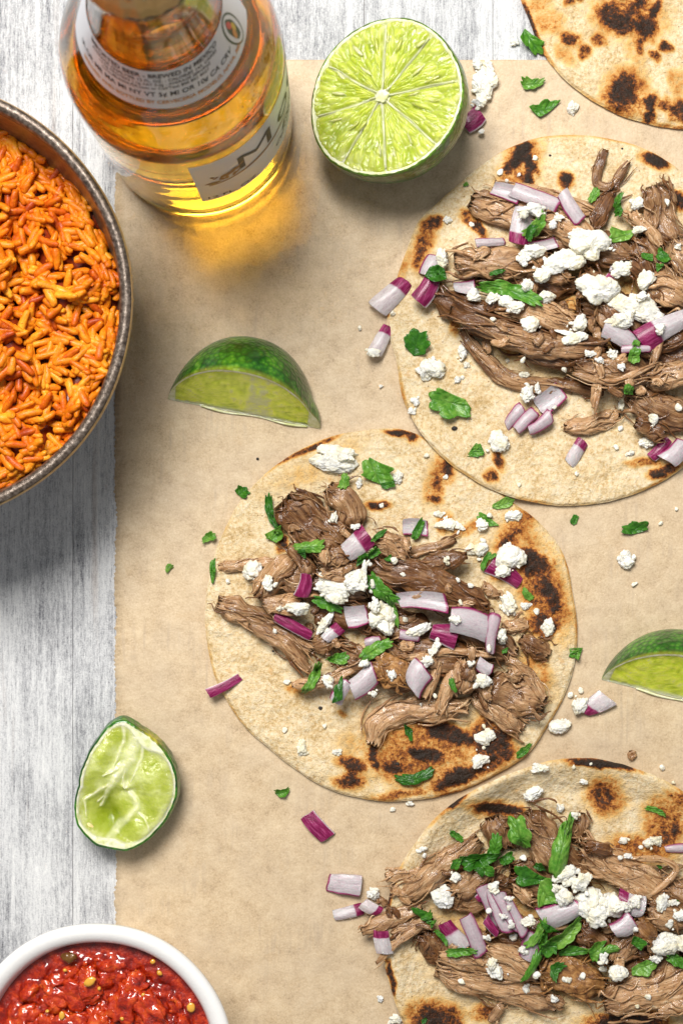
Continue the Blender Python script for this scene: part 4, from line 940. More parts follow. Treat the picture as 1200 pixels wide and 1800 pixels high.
    for i in range(nl):                                          # fine strands on and around it
        if rng.uniform() < .55: t0 = rng.uniform(-.05, .6); t1 = t0 + rng.uniform(.25, .55)
        else:
            t0, t1 = (rng.uniform(-.30, -.05), rng.uniform(.1, .6)) if rng.uniform() < .5 else (rng.uniform(.4, .9), rng.uniform(1.04, 1.28))
        ts = np.linspace(t0, t1, NS); l0 = rng.uniform(-.52, .52); l1 = l0 + rng.normal(0, .26); u = np.linspace(0, 1, NS)
        cc = np.stack([np.interp(ts, t, c[:, 0]), np.interp(ts, t, c[:, 1])], 1); tt_ = np.stack([np.interp(ts, t, tan[:, 0]), np.interp(ts, t, tan[:, 1])], 1)
        cc += tt_ * (np.minimum(ts, 0) + np.maximum(ts - 1, 0))[:, None] * min(L, 70)
        ss = np.stack([-tt_[:, 1], tt_[:, 0]], 1); lt = (l0 + (l1 - l0) * u + .09 * np.sin(u * rng.uniform(3, 9) + i)) * w
        zz = th / 2 * np.sqrt(np.clip(1.02 - (2 * lt / w) ** 2, 0, 1)) * (1 + .3 * n2(ts * L, lt, 25, sd)) + rng.uniform(-1.2, 1.6) - th * (np.maximum(-ts, 0) + np.maximum(ts - 1, 0)) * 1.6
        p = np.stack([cc[:, 0] + ss[:, 0] * lt, cc[:, 1] + ss[:, 1] * lt, zz], 1)
        rd = (rng.uniform(0.8, 1.9) if rng.uniform() < .8 else rng.uniform(2.0, 3.6)) * (np.sin(np.clip(u, .08, .92) * math.pi) ** .5) * (1 + .25 * np.sin(u * 11 + i))
        tv_, tf = tube(p, rd, 6, 0.8); parts.append((tv_, tf))
        FU.append(np.tile(np.linspace(0, 9, 6), NS) + i * 13); FV.append(np.repeat(ts * L, 6)); TV.append(np.full(6 * NS, rng.normal(-.02, .34)))
    v, f = join_parts(parts); v = v + 1.5 * np.stack([pn(v / 7.0, sd + 9), pn(v / 7.0, sd + 10), pn(v / 7.0, sd + 11)], 1); fu = np.concatenate(FU); fv = np.concatenate(FV)
    zt = v[:, 2].min(); v[:, 2] -= zt
    loc = rest(v, mid[0] + 600, 900 - mid[1], q)
    o = mesh_obj('pork_shred', v, f, PORK, None, loc, {'fu': fu, 'fv': fv, 'tv': np.concatenate(TV)})
    o.color = (tone, gold, 0, 1)
    tw = 'crisp golden' if gold > .4 else ('dark brown' if tone > .6 else ('brown' if tone > .3 else 'pale pinkish'))
    sw = 'thin strand' if w < 24 else ('thick chunk' if w >= 58 else 'shred')
    if L < 36 and w < 21: sw = 'small scrap'
    wh = where(mid[0] + 600, 900 - mid[1], taco)
    tag(o, f'{tw} {sw} of pork {wh}', 'pork', f'{tw} {sw}s of pork {wh}')
    return o
def run(lst, taco):
    for it in lst:
        path, w, tone = it[0], it[1], it[2]; kw = it[3] if len(it) > 3 else {}
        pork(path, w, tone, taco=taco, **kw)
G = dict(gold=0.9)
run([([(840, 480), (1010, 500)], 62, .7), ([(960, 420), (1110, 450)], 66, .6), ([(1020, 540), (1190, 560)], 70, .7), ([(880, 580), (1060, 620)], 60, .8), ([(1090, 640), (1230, 640)], 72, .8), ([(1120, 420), (1200, 540)], 70, .65), ([(1030, 480), (1120, 600)], 70, .6),
     ([(1180, 560), (1300, 600)], 60, .5), ([(1210, 480), (1290, 430)], 60, .5),
     ([(920, 617), (1027, 631)], 48, .75), ([(812, 582), (850, 628), (900, 668), (1005, 682)], 30, .35), ([(960, 668), (1060, 690)], 22, .6), ([(1010, 640), (1145, 662)], 58, .45, dict(n_loose=14)), ([(1050, 640), (1050, 680), (1045, 716)], 20, .2, dict(n_loose=5)),
     ([(995, 752), (1040, 746), (1088, 729)], 33, .05), ([(766, 520), (830, 552), (900, 588)], 62, .8), ([(795, 550), (880, 585), (960, 608), (1058, 606)], 46, .55), ([(873, 535), (950, 550), (1020, 588)], 50, .2),
     ([(803, 456), (870, 462), (940, 468)], 56, .35), ([(872, 322), (960, 345), (1050, 372)], 28, .1), ([(831, 353), (900, 375), (965, 398)], 58, .25), ([(950, 375), (1000, 400), (1040, 428)], 54, .12),
     ([(1046, 400), (1060, 365), (1076, 333)], 36, .75), ([(1065, 263), (1050, 300), (1052, 322), (1078, 322), (1105, 284)], 20, .55), ([(1149, 330), (1162, 380), (1178, 432)], 64, .45), ([(1110, 372), (1140, 400), (1162, 428)], 22, .1),
     ([(1118, 455), (1140, 490), (1165, 525)], 48, .65), ([(1150, 492), (1215, 525)], 68, .2), ([(1185, 425), (1220, 485)], 50, .35), ([(1140, 612), (1180, 598), (1215, 580)], 38, .75), ([(1105, 696), (1160, 722), (1215, 738)], 62, .55),
     ([(1140, 668), (1180, 660), (1220, 650)], 48, .3), ([(1010, 655), (1080, 668), (1150, 640)], 14, .3), ([(1150, 640), (1162, 590), (1158, 570)], 12, .4), ([(940, 470), (1000, 490)], 34, .5), ([(1120, 745), (1165, 762)], 34, .6)], 1)
run([([(560, 1060), (760, 1120)], 66, .65), ([(620, 1010), (800, 1040)], 70, .6), ([(700, 1150), (860, 1170)], 70, .6), ([(600, 1150), (740, 1200)], 56, .6), ([(500, 1020), (640, 1040)], 60, .55), ([(800, 1090), (900, 1150)], 60, .55), ([(560, 950), (640, 1010)], 60, .6),
     ([(385, 998), (430, 992), (486, 988)], 22, .1), ([(386, 1062), (460, 1098), (545, 1142)], 52, .3), ([(440, 1095), (500, 1135), (542, 1176)], 28, .45), ([(455, 1047), (485, 1010), (515, 978)], 46, .15), ([(465, 1058), (530, 1064)], 40, .3, dict(n_loose=10)),
     ([(500, 885), (550, 930), (600, 972)], 84, .6), ([(580, 858), (612, 885), (625, 926)], 50, .45), ([(508, 960), (530, 985), (550, 1012)], 28, .6), ([(565, 1007), (620, 1012)], 36, .35), ([(560, 985), (610, 975)], 40, .55),
     ([(650, 1002), (740, 1020), (850, 1066)], 60, .7), ([(662, 948), (690, 960), (714, 972)], 50, .35), ([(712, 972), (760, 962), (800, 948)], 18, .3), ([(742, 992), (780, 985), (817, 976)], 30, .65), ([(850, 1030), (875, 1050)], 26, .2),
     ([(515, 1202), (570, 1196), (640, 1162)], 22, .15), ([(548, 1137), (600, 1118)], 40, .5), ([(655, 1165), (690, 1180), (712, 1196)], 54, .6, G), ([(684, 1140), (720, 1158), (790, 1146), (862, 1152)], 13, .1),
     ([(656, 1306), (668, 1270), (710, 1250), (818, 1244)], 50, .1), ([(770, 1252), (782, 1215), (802, 1170)], 27, .2), ([(745, 1226), (760, 1195), (772, 1165)], 18, .2), ([(815, 1217), (820, 1160)], 38, .25),
     ([(832, 1222), (870, 1250), (915, 1282)], 44, .25), ([(860, 1212), (905, 1222), (952, 1238)], 66, .45, dict(n_loose=14)), ([(894, 1160), (930, 1190), (957, 1228)], 24, .2), ([(917, 1125), (965, 1152)], 40, .6), ([(883, 1102), (928, 1098)], 24, .2), ([(895, 1180), (915, 1195)], 24, .15)], 2)
run([([(780, 1580), (900, 1560)], 60, .55), ([(900, 1540), (1040, 1580)], 76, .6), ([(860, 1640), (1020, 1660)], 72, .7), ([(1030, 1640), (1170, 1660)], 76, .7), ([(960, 1480), (1020, 1560)], 60, .6), ([(1080, 1720), (1200, 1690)], 60, .6), ([(1150, 1560), (1260, 1600)], 70, .4), ([(1200, 1680), (1290, 1720)], 70, .5),
     ([(638, 1642), (690, 1618), (740, 1600)], 32, .3), ([(680, 1546), (720, 1540), (760, 1550)], 34, .1), ([(690, 1560), (720, 1590)], 16, .1), ([(690, 1642), (760, 1616)], 25, .35), ([(662, 1692), (700, 1655), (748, 1624)], 15, .15), ([(748, 1642), (778, 1690)], 52, .65),
     ([(707, 1574), (770, 1525), (838, 1474)], 48, .35), ([(868, 1440), (886, 1492)], 52, .55), ([(925, 1440), (955, 1480), (988, 1528)], 74, .55, dict(ridge=.6)), ([(1020, 1432), (1012, 1478)], 38, .45), ([(800, 1572), (835, 1550), (866, 1528)], 44, .4),
     ([(1018, 1493), (1090, 1530), (1168, 1577)], 64, .15), ([(1110, 1512), (1170, 1516), (1190, 1535), (1150, 1572), (1110, 1574)], 13, .05), ([(1137, 1596), (1205, 1622)], 54, .3), ([(770, 1706), (870, 1732), (976, 1762)], 56, .2), ([(775, 1684), (850, 1698), (942, 1722)], 34, .15),
     ([(858, 1674), (905, 1690), (945, 1718)], 34, .3), ([(948, 1706), (1000, 1712), (1060, 1732)], 74, .6, dict(gold=.9, ridge=.6)), ([(1062, 1758), (1130, 1740), (1215, 1718)], 74, .15), ([(1150, 1770), (1220, 1756)], 30, .2), ([(1020, 1632), (1066, 1668)], 46, .7), ([(1078, 1690), (1100, 1665), (1132, 1640)], 42, .5), ([(1118, 1622), (1148, 1654)], 38, .75, dict(gold=.4)), ([(860, 1796), (882, 1764)], 20, .3), ([(910, 1560), (935, 1590)], 26, .15), ([(1030, 1490), (1075, 1500)], 26, .85), ([(990, 1770), (960, 1755)], 20, .5)], 3)
run([([(1110, 1322), (1114, 1336)], 16, .4, dict(n_loose=1))], 0)

def pork_bits(spots, taco):
    for (cx, cyy, rx, ry, n) in spots:
        for i in range(n):
            a = rng.uniform(0, 6.28); r = math.sqrt(rng.uniform()); L = rng.uniform(12, 34); d = rng.uniform(0, 6.28)
            x, y = cx + r * rx * math.cos(a), cyy + r * ry * math.sin(a)
            pork([(x - L / 2 * math.cos(d), y - L / 2 * math.sin(d)), (x + rng.normal(0, 4), y + rng.normal(0, 4)), (x + L / 2 * math.cos(d), y + L / 2 * math.sin(d))], rng.uniform(9, 20), rng.uniform(.1, .8), taco=taco, n_loose=2, q=60)
pork_bits([(1000, 560, 170, 90, 14), (1110, 650, 80, 50, 8), (900, 470, 60, 60, 5)], 1)
pork_bits([(680, 1080, 170, 100, 18), (880, 1190, 70, 60, 7), (560, 960, 60, 60, 5)], 2)
pork_bits([(900, 1600, 180, 90, 16), (1120, 1660, 70, 60, 9), (700, 1590, 40, 40, 4)], 3)

# ------------------------------------------------------------------ diced red onion
def onion(px, py, L, W, ang, mode, taco, th=4.4, curve=0.25, note=None, q=78):
    nu, nv = 14, 9; sd = int(rng.integers(1000, 9000)); L, W = L * .84, W * .82
    u = np.linspace(-1, 1, nu); w = np.linspace(-1, 1, nv); U, Wv = np.meshgrid(u, w, indexing='ij')
    sk = rng.normal(0, .22); tp = rng.uniform(-.26, .26); rc = rng.uniform(.0, .10, 4); sw_ = rng.choice([-1, 1])
    x = U * L / 2 * (1 + 0.05 * n2(Wv * 10, U * 0, 7, sd)) + sk * Wv * W / 2
    y = Wv * W / 2 * (1 + tp * U) * (1 - 0.05 * np.abs(U) ** 3) + 0.14 * W * (1 - U ** 2) * rng.uniform(-1, 1)
    x = x * (1 - rc[0] * np.abs(Wv) ** 3) + 1.5 * n2(U * 20, Wv * 20, 12, sd + 4); y = y + 1.5 * n2(U * 20, Wv * 20, 12, sd + 5)
    bend = curve * W * (1 - Wv ** 2) + 0.05 * L * (1 - U ** 2)
    if mode in 'W' and rng.uniform() < .35: bend = -bend
    zt = bend + th + 0.8 * n2(x, y, 18, sd); zb = bend * 0.92
    top = np.stack([x, y, zt], -1).reshape(-1, 3); bot = np.stack([x * .985, y * .985, zb], -1).reshape(-1, 3)
    f = grid_faces(nu, nv); n = nu * nv
    ring = [i * nv for i in range(nu)] + [(nu - 1) * nv + j for j in range(1, nv)] + [i * nv + nv - 1 for i in range(nu - 2, -1, -1)] + [j for j in range(nv - 2, 0, -1)]
    m = len(ring); s1, s2 = top[ring], bot[ring]; sm = (s1 + s2) / 2; sm[:, :2] *= 1.03
    v = np.vstack([top, bot, s1, sm, s2]); fl = f.tolist() + (f[:, ::-1] + n).tolist(); o = 2 * n
    for a in (0, m):
        fl += [[o + a + i, o + a + m + i, o + a + m + (i + 1) % m, o + a + (i + 1) % m] for i in range(m)]
    eu = sstep(0.05 + .35 * rng.uniform(), 0.35 + .5 * rng.uniform() * .6, U)
    if mode == 'P': pt = (.95 - .9 * sstep(.90, 1, Wv * sw_)).ravel(); pb = np.full(n, .1); ps = (.35, .12, .05)
    elif mode == 'E': pt = (eu * .95).ravel(); pb = pt * .8; ps = None
    elif mode == 'S': pt = (.22 + .45 * np.abs(Wv) ** 5 + .5 * sstep(.85, 1, U) + .15 * n2(x, y, 14, sd + 7)).ravel(); pb = np.full(n, .8); ps = (.5, .75, .9)
    else:
        pt = np.clip(.04 + .9 * sstep(.88, 1, Wv * sw_) + .85 * sstep(.90, 1, U) + .12 * n2(x, y, 16, sd + 7), 0, 1).ravel(); pb = np.full(n, .55); ps = None
    if ps is None: p = np.concatenate([pt, pb, pt[ring], pt[ring] * .95, pb[ring]])
    else: p = np.concatenate([pt, pb, np.full(m, ps[0]), np.full(m, ps[1]), np.full(m, ps[2])])
    fu, fv = v[:, 1].copy(), v[:, 0].copy()
    tx, ty = rng.normal(0, .10), rng.normal(0, .10)
    v[:, 2] += v[:, 0] * tx + v[:, 1] * ty; v = rot2(v, R(ang)); v[:, 2] -= v[:, 2].min()
    loc = rest(v, px, py, q, 2)
    ob = mesh_obj('onion_piece', v, fl, ONION, None, loc, {'p': p, 'fu': fu, 'fv': fv})
    look = {'P': 'glossy magenta', 'E': 'white and magenta', 'S': 'pinkish purple layered', 'W': 'pale purple-edged'}[mode]
    sz = 'small' if L * W < 1100 else ('large' if L * W > 3000 else 'cut')
    wh = where(px, py, taco)
    tag(ob, note or f'{sz} {look} onion piece {wh}', 'onion', None if note else f'{sz} {look} onion pieces {wh}')
for a in [(688, 518, 88, 44, 44, 'E'), (748, 508, 62, 40, 58, 'P'), (670, 597, 66, 30, 62, 'E'), (760, 466, 46, 40, 60, 'W'), (815, 505, 44, 26, 0, 'W'), (890, 338, 60, 34, -20, 'W'), (940, 348, 100, 34, -22, 'W'), (1000, 368, 72, 30, -58, 'W'), (918, 395, 78, 44, -100, 'E'), (862, 424, 62, 18, 5, 'W'), (955, 430, 56, 22, 12, 'W'),
          (1092, 592, 84, 40, -32, 'W'), (1165, 580, 118, 46, 208, 'E'), (1120, 612, 60, 16, 0, 'S'), (966, 700, 62, 44, 38, 'W'), (905, 732, 52, 26, 48, 'S'), (924, 739, 56, 26, 44, 'S'), (948, 743, 58, 26, 36, 'S'), (1014, 795, 58, 28, 60, 'E'), (1160, 788, 54, 24, 48, 'P'), (1185, 792, 56, 40, 48, 'W'), (1066, 492, 24, 18, 40, 'P'), (1085, 470, 30, 18, 10, 'W')]:
    onion(*a, 1)
for a in [(626, 955, 62, 46, 40, 'E'), (533, 1029, 50, 28, 76, 'P'), (730, 928, 52, 34, -4, 'W'), (887, 1010, 76, 36, -33, 'P'), (626, 1082, 46, 44, 10, 'W'), (742, 1058, 102, 36, -4, 'W'), (824, 1097, 82, 58, -15, 'W'), (778, 1114, 54, 44, -14, 'P'), (864, 1112, 82, 24, 82, 'S'), (515, 1100, 88, 24, -30, 'P'),
          (584, 1114, 42, 26, 38, 'E'), (720, 1118, 42, 20, -10, 'S'), (638, 1196, 62, 46, 40, 'W'), (600, 1212, 52, 30, 60, 'W'), (735, 1193, 54, 50, 62, 'W'), (852, 1172, 34, 28, -30, 'W'), (655, 1128, 34, 20, 10, 'S')]:
    onion(*a, 2)
onion(393, 1205, 74, 20, 27, 'P', 2, 6, .1, 'narrow magenta onion strip hanging over the tortilla rim above bare parchment')
for a in [(673, 1660, 48, 34, 100, 'E'), (612, 1606, 62, 24, 14, 'E'), (652, 1601, 42, 26, -28, 'E'), (850, 1573, 36, 20, 40, 'P'), (860, 1592, 94, 26, -68, 'S'), (876, 1600, 94, 24, -66, 'S'), (893, 1607, 90, 24, -64, 'S'), (908, 1614, 84, 20, -64, 'S'), (864, 1632, 40, 18, -50, 'P'), (797, 1640, 66, 38, 130, 'E'), (832, 1648, 88, 32, -68, 'S'),
          (985, 1602, 84, 46, 24, 'W'), (1110, 1588, 56, 42, 160, 'E'), (1095, 1628, 48, 40, 30, 'W'), (932, 1662, 60, 38, 80, 'S'), (1190, 1494, 46, 18, 4, 'S')]:
    onion(*a, 3)
onion(558, 1454, 66, 36, -48, 'P', 0, 8, .14, 'magenta onion piece with curved skin lying alone on the parchment')
onion(605, 1556, 72, 42, 176, 'W', 0, 9, .1, 'frosted white square of onion with one purple edge on the parchment')
onion(1047, 1240, 62, 38, 212, 'E', 0, 9, .14, 'white onion piece with purple edge beside the cropped lime wedge')
onion(830, 208, 46, 40, 40, 'P', 0, 8, .1, 'magenta onion piece tucked against the cut lime half')

# ------------------------------------------------------------------ chopped cilantro
def leaf(px, py, L, W, ang, kind, taco, label=None, lift=2.0):
    sd = int(rng.integers(1000, 9000)); n, nr = 72, 9
    a = np.linspace(0, 2 * math.pi, n, endpoint=False)
    if kind == 'S':
        e = 3.0; rx = (np.abs(np.cos(a)) ** e + np.abs(np.sin(a)) ** e) ** (-1 / e)
        tooth = np.abs(((a * 9 / 6.283 + rng.uniform()) % 1.0) * 2 - 1)
        rr_ = rx * (0.84 + 0.22 * (1 - tooth ** 2)) * (1 + 0.16 * n2(a * 30, a * 0, 9, sd))
    else:
        nl_ = rng.integers(5, 9); ph = rng.uniform(0, 6.28)
        tooth = np.abs(((a * nl_ / 6.283 + ph) % 1.0) * 2 - 1)
        rr_ = (0.80 + 0.24 * (1 - tooth ** 1.6)) * (1 + .07 * n2(a * 30, a * 0, 8, sd)) * np.where(np.sin(a * 2 + ph) > .2, 1.0, .86)
        for _ in range(rng.integers(2, 4)):
            d = rng.uniform(0, 6.28); lim = rng.uniform(.30, .66); cc = np.cos(a - d); rr_ = np.where(cc > 0.02, np.minimum(rr_, lim / np.maximum(cc, .02)), rr_)
        mx = np.abs(rr_ * np.cos(a)).max(); my = np.abs(rr_ * np.sin(a)).max()
        rr_ = rr_ / ((mx + my) / 2)
    s = np.linspace(0, 1, nr)
    X = s[:, None] * rr_ * np.cos(a) * L / 2; Y = s[:, None] * rr_ * np.sin(a) * W / 2
    Y = Y * (1 + rng.uniform(-.4, .4) * 2 * X / L) + ((0.45 if kind == 'S' else .12) * W * rng.uniform(-1, 1)) * (2 * X / L) ** 2
    yy_ = 2 * Y / W; xx_ = 2 * X / L
    curl = (rng.uniform(.14, .46) * W * yy_ ** 2 + rng.uniform(-.10, .14) * L * xx_ ** 2 + rng.uniform(-.12, .12) * W * yy_ * xx_ * 2 + 0.16 * W * n2(X, Y, W * .45 + 4, sd) + .05 * W * n2(X, Y, 6, sd + 1))
    curl = curl + (.16 * W * np.sin(xx_ * rng.uniform(2, 4) + sd) if kind == 'S' else 0)
    if kind == 'S' and rng.uniform() < .5: curl = -curl * .8
    vein = np.exp(-(yy_ / .07) ** 2) * .9
    for k in range(-3, 4):
        for sg in (-1, 1):
            vein = np.maximum(vein, .65 * np.exp(-(((xx_ - k * .36) - sg * yy_ * .55) / .05) ** 2) * (sg * yy_ > 0))
    v = np.stack([X, Y, np.zeros_like(X)], -1).reshape(-1, 3); v = rot2(v, R(ang))
    zg = float(hget(*ground(px, py))) + 5; gx, gy = ground(px, py, zg)
    b = hsmooth(v[:, 0] + gx, v[:, 1] + gy, 4); top = np.percentile(b, 75)
    z = 0.5 * b + 0.5 * np.minimum(top, b + 14); cu = curl.ravel(); z = np.maximum(z + (cu - cu.min()) * .85, np.minimum(hget(v[:, 0] + gx, v[:, 1] + gy), z + 10)) + lift
    z0 = float(z.min()); v[:, 2] = z - z0
    hput(v[:, 0] + gx, v[:, 1] + gy, z, 1)
    f = grid_faces(nr, n, wrap_v=True); m = nr * n; bot = v.copy(); bot[:, 2] -= 0.6
    fl = f.tolist() + (f[:, ::-1] + m).tolist(); rim = (nr - 1) * n
    fl += [[rim + j, m + rim + j, m + rim + (j + 1) % n, rim + (j + 1) % n] for j in range(n)]
    o = mesh_obj('cilantro_leaf', np.vstack([v, bot]), fl, CIL, None, (gx, gy, z0), {'vein': np.tile(vein.ravel(), 2)})
    sz = 'tiny' if L < 27 else ('large' if L > 56 else 'chopped'); nm = 'cilantro strip' if kind == 'S' else 'cilantro leaf piece'
    wh = where(px, py, taco)
    tag(o, label or f'{sz} {nm} {wh}', 'cilantro', None if label else f'{sz} {nm}s {wh}')
leaves = {0: [(928, 66, 84, 30, -55, 'L'), (936, 148, 42, 18, 4, 'S'), (957, 193, 58, 34, 14, 'L'), (1115, 932, 54, 32, -6, 'L'), (1010, 916, 26, 16, 65, 'L'), (1015, 1145, 40, 26, 18, 'L'), (366, 944, 26, 15, 28, 'S'), (296, 998, 17, 10, 58, 'S'), (424, 866, 30, 24, 45, 'L'), (497, 1394, 27, 14, 12, 'S'), (922, 1320, 36, 18, 38, 'L')],
          1: [(770, 483, 62, 28, 4, 'L'), (730, 610, 58, 48, 78, 'L'), (793, 708, 94, 56, -12, 'L'), (835, 793, 36, 24, 32, 'L'), (895, 512, 114, 26, -16, 'S'), (873, 476, 28, 15, 12, 'L'), (942, 400, 54, 22, 52, 'S'), (930, 408, 30, 14, 70, 'S'), (1097, 415, 62, 42, 18, 'L'), (1042, 345, 30, 14, 60, 'S'), (1085, 352, 34, 12, 70, 'S'), (1086, 372, 28, 18, 60, 'L'),
              (1170, 448, 34, 26, -20, 'L'), (1135, 454, 26, 20, -60, 'L'), (1158, 470, 22, 18, 20, 'L'), (1103, 688, 26, 24, 0, 'L'), (1113, 625, 38, 24, 75, 'L'), (1116, 602, 14, 10, 0, 'S'), (818, 324, 10, 7, 30, 'S')],
          2: [(660, 832, 66, 56, -65, 'L'), (680, 852, 30, 16, 20, 'L'), (606, 846, 28, 17, 75, 'S'), (475, 902, 66, 14, -75, 'S'), (482, 938, 44, 28, 70, 'L'), (543, 962, 54, 20, 4, 'S'), (532, 974, 22, 14, -60, 'L'), (372, 1003, 44, 17, 80, 'L'), (635, 986, 36, 18, 40, 'L'), (655, 973, 26, 14, 35, 'S'), (667, 940, 28, 20, 30, 'L'), (735, 930, 38, 18, 62, 'L'),
              (883, 888, 48, 22, 18, 'L'), (858, 917, 50, 24, -33, 'L'), (852, 985, 36, 9, 65, 'S'), (868, 975, 18, 11, 20, 'L'), (925, 1045, 26, 13, -52, 'S'), (720, 1285, 34, 20, -55, 'L'), (730, 1368, 68, 20, 14, 'S'), (795, 1205, 26, 10, -70, 'S'), (683, 980, 20, 14, 30, 'L'), (888, 1143, 16, 10, 20, 'L'), (577, 1061, 54, 26, -24, 'L'), (668, 1038, 66, 26, -44, 'S'), (692, 1074, 56, 11, -72, 'S'),
              (660, 1140, 62, 22, 28, 'S'), (550, 1195, 62, 17, 62, 'S'), (592, 1160, 42, 24, 14, 'L'), (597, 1222, 66, 26, 76, 'L')],
          3: [(870, 1488, 46, 22, 76, 'S'), (840, 1502, 72, 23, 10, 'S'), (806, 1516, 36, 20, 60, 'L'), (801, 1468, 26, 11, -32, 'S'), (856, 1534, 36, 28, -50, 'L'), (843, 1530, 20, 10, -50, 'S'), (888, 1510, 30, 26, 0, 'L'), (912, 1472, 78, 42, -78, 'L'), (985, 1486, 110, 30, 74, 'S'), (938, 1546, 64, 46, -8, 'L'), (962, 1578, 66, 44, -60, 'L'), (950, 1525, 30, 18, -20, 'L'),
              (945, 1640, 60, 14, 55, 'S'), (955, 1655, 50, 26, 80, 'L'), (960, 1625, 50, 20, -25, 'L'), (992, 1640, 74, 26, 38, 'S'), (968, 1660, 50, 34, 0, 'L'), (1010, 1675, 60, 30, 12, 'L'), (1048, 1670, 48, 34, 40, 'L'), (1068, 1672, 40, 14, 24, 'S'), (1118, 1652, 32, 22, 70, 'L'), (1132, 1700, 48, 34, 22, 'L'), (1190, 1690, 42, 18, -30, 'S'), (935, 1700, 64, 14, 62, 'S'), (975, 1704, 34, 18, 60, 'S'),
              (740, 1606, 42, 13, -34, 'S'), (762, 1622, 18, 13, 30, 'L'), (750, 1614, 22, 10, 20, 'S'), (776, 1646, 34, 9, -50, 'S'), (810, 1672, 52, 15, 6, 'S'), (1152, 1424, 38, 10, -20, 'S'), (1158, 1524, 12, 9, 0, 'L'), (745, 1796, 14, 9, 30, 'L'), (1190, 1590, 12, 8, 30, 'L')]}
for tk, ls in leaves.items():
    for a in ls: leaf(*a, tk)

# ------------------------------------------------------------------ crumbled cheese
def shard(rx, ry, rz, sub=2):
    V, F = ico(sub); V = V.copy()
    for _ in range(8):
        d = rng.normal(size=3); d /= np.linalg.norm(d); t_ = rng.uniform(.45, .85); V = V - np.maximum(V @ d - t_, 0)[:, None] * d
    V = V + .16 * np.stack([pn(V / .5, int(rng.integers(99))), pn(V / .5, 7), pn(V / .5, 9)], 1)
    return rot2(V * 1.2 * np.array([rx, ry, rz]), rng.uniform(0, 6.28)), F
def cheese(px, py, w, h, ang, taco, label=None):
    sd = int(rng.integers(1000, 9000)); parts = []
    area = w * h
    if max(w, h) <= 13:
        v, f = shard(w / 2, h / 2, min(w, h) * .42, 3); v = v + .9 * pn(v / 2.5, sd)[:, None]; parts.append((v, f))
    else:
        nb = int(np.clip(area / 480, 2, 8))
        for i in range(nb):
            a = rng.uniform(0, 6.28); r = math.sqrt(rng.uniform()) * .75 if nb > 2 else rng.uniform(.1, .35)
            q_ = 1.35 if nb < 3 else 1.0
            kx, ky = (w / 2) * rng.uniform(.42, .70) * q_, (h / 2) * rng.uniform(.42, .70) * q_; kx, ky = max(kx, 5), max(ky, 5); kz = max(4, min(kx, ky) * .8)
            V, F = ico(4 if max(kx, ky) > 9 else 3); V = V.copy()
            for _ in range(9):
                d = rng.normal(size=3); d /= np.linalg.norm(d); t_ = rng.uniform(.52, .85); e_ = V @ d; V = V - np.maximum(e_ - t_, 0)[:, None] * d
            mk = min(kx, ky); v = V * 1.22 * np.array([kx, ky, kz])
            disp = .22 * mk * pn(V / .42, sd + i) + 5.0 * np.abs(pn(v / 8.0, sd + i + 1)) + 3.6 * pn(v / 4.0, sd + i + 2) + 1.8 * pn(v / 2.1, sd + i + 3) - 2.0
            v = rot2(v + V * disp[:, None], rng.uniform(-.5, .5))
            v += np.array([r * math.cos(a) * (w / 2 - kx * .55), r * math.sin(a) * (h / 2 - ky * .55), (1 - r) * kz * .5]); parts.append((v, F))
        for i in range(int(nb * .9) + 1):
            a = rng.uniform(0, 6.28); r = rng.uniform(.5, 1.0); k = rng.uniform(1.4, 4.4)
            v, f = shard(k * rng.uniform(1, 1.6), k, k * .8); v += np.array([r * math.cos(a) * w / 2, r * math.sin(a) * h / 2, (1 - min(r, 1) ** 2) * min(w, h) * .2]); parts.append((v, f))
    v, f = join_parts(parts); v = rot2(v, R(ang)); v[:, 2] -= v[:, 2].min()
    loc = rest(v, px, py, 66, 1)
    o = mesh_obj('cheese_crumble', v, f, CHEESE, None, loc)
    sz = 'tiny crumb' if max(w, h) <= 13 else ('large clump' if area > 1700 else 'crumble')
    wh = where(px, py, taco)
    tag(o, label or f'{sz} of white cheese {wh}', 'cheese', None if label else f'{sz}s of cheese {wh}')
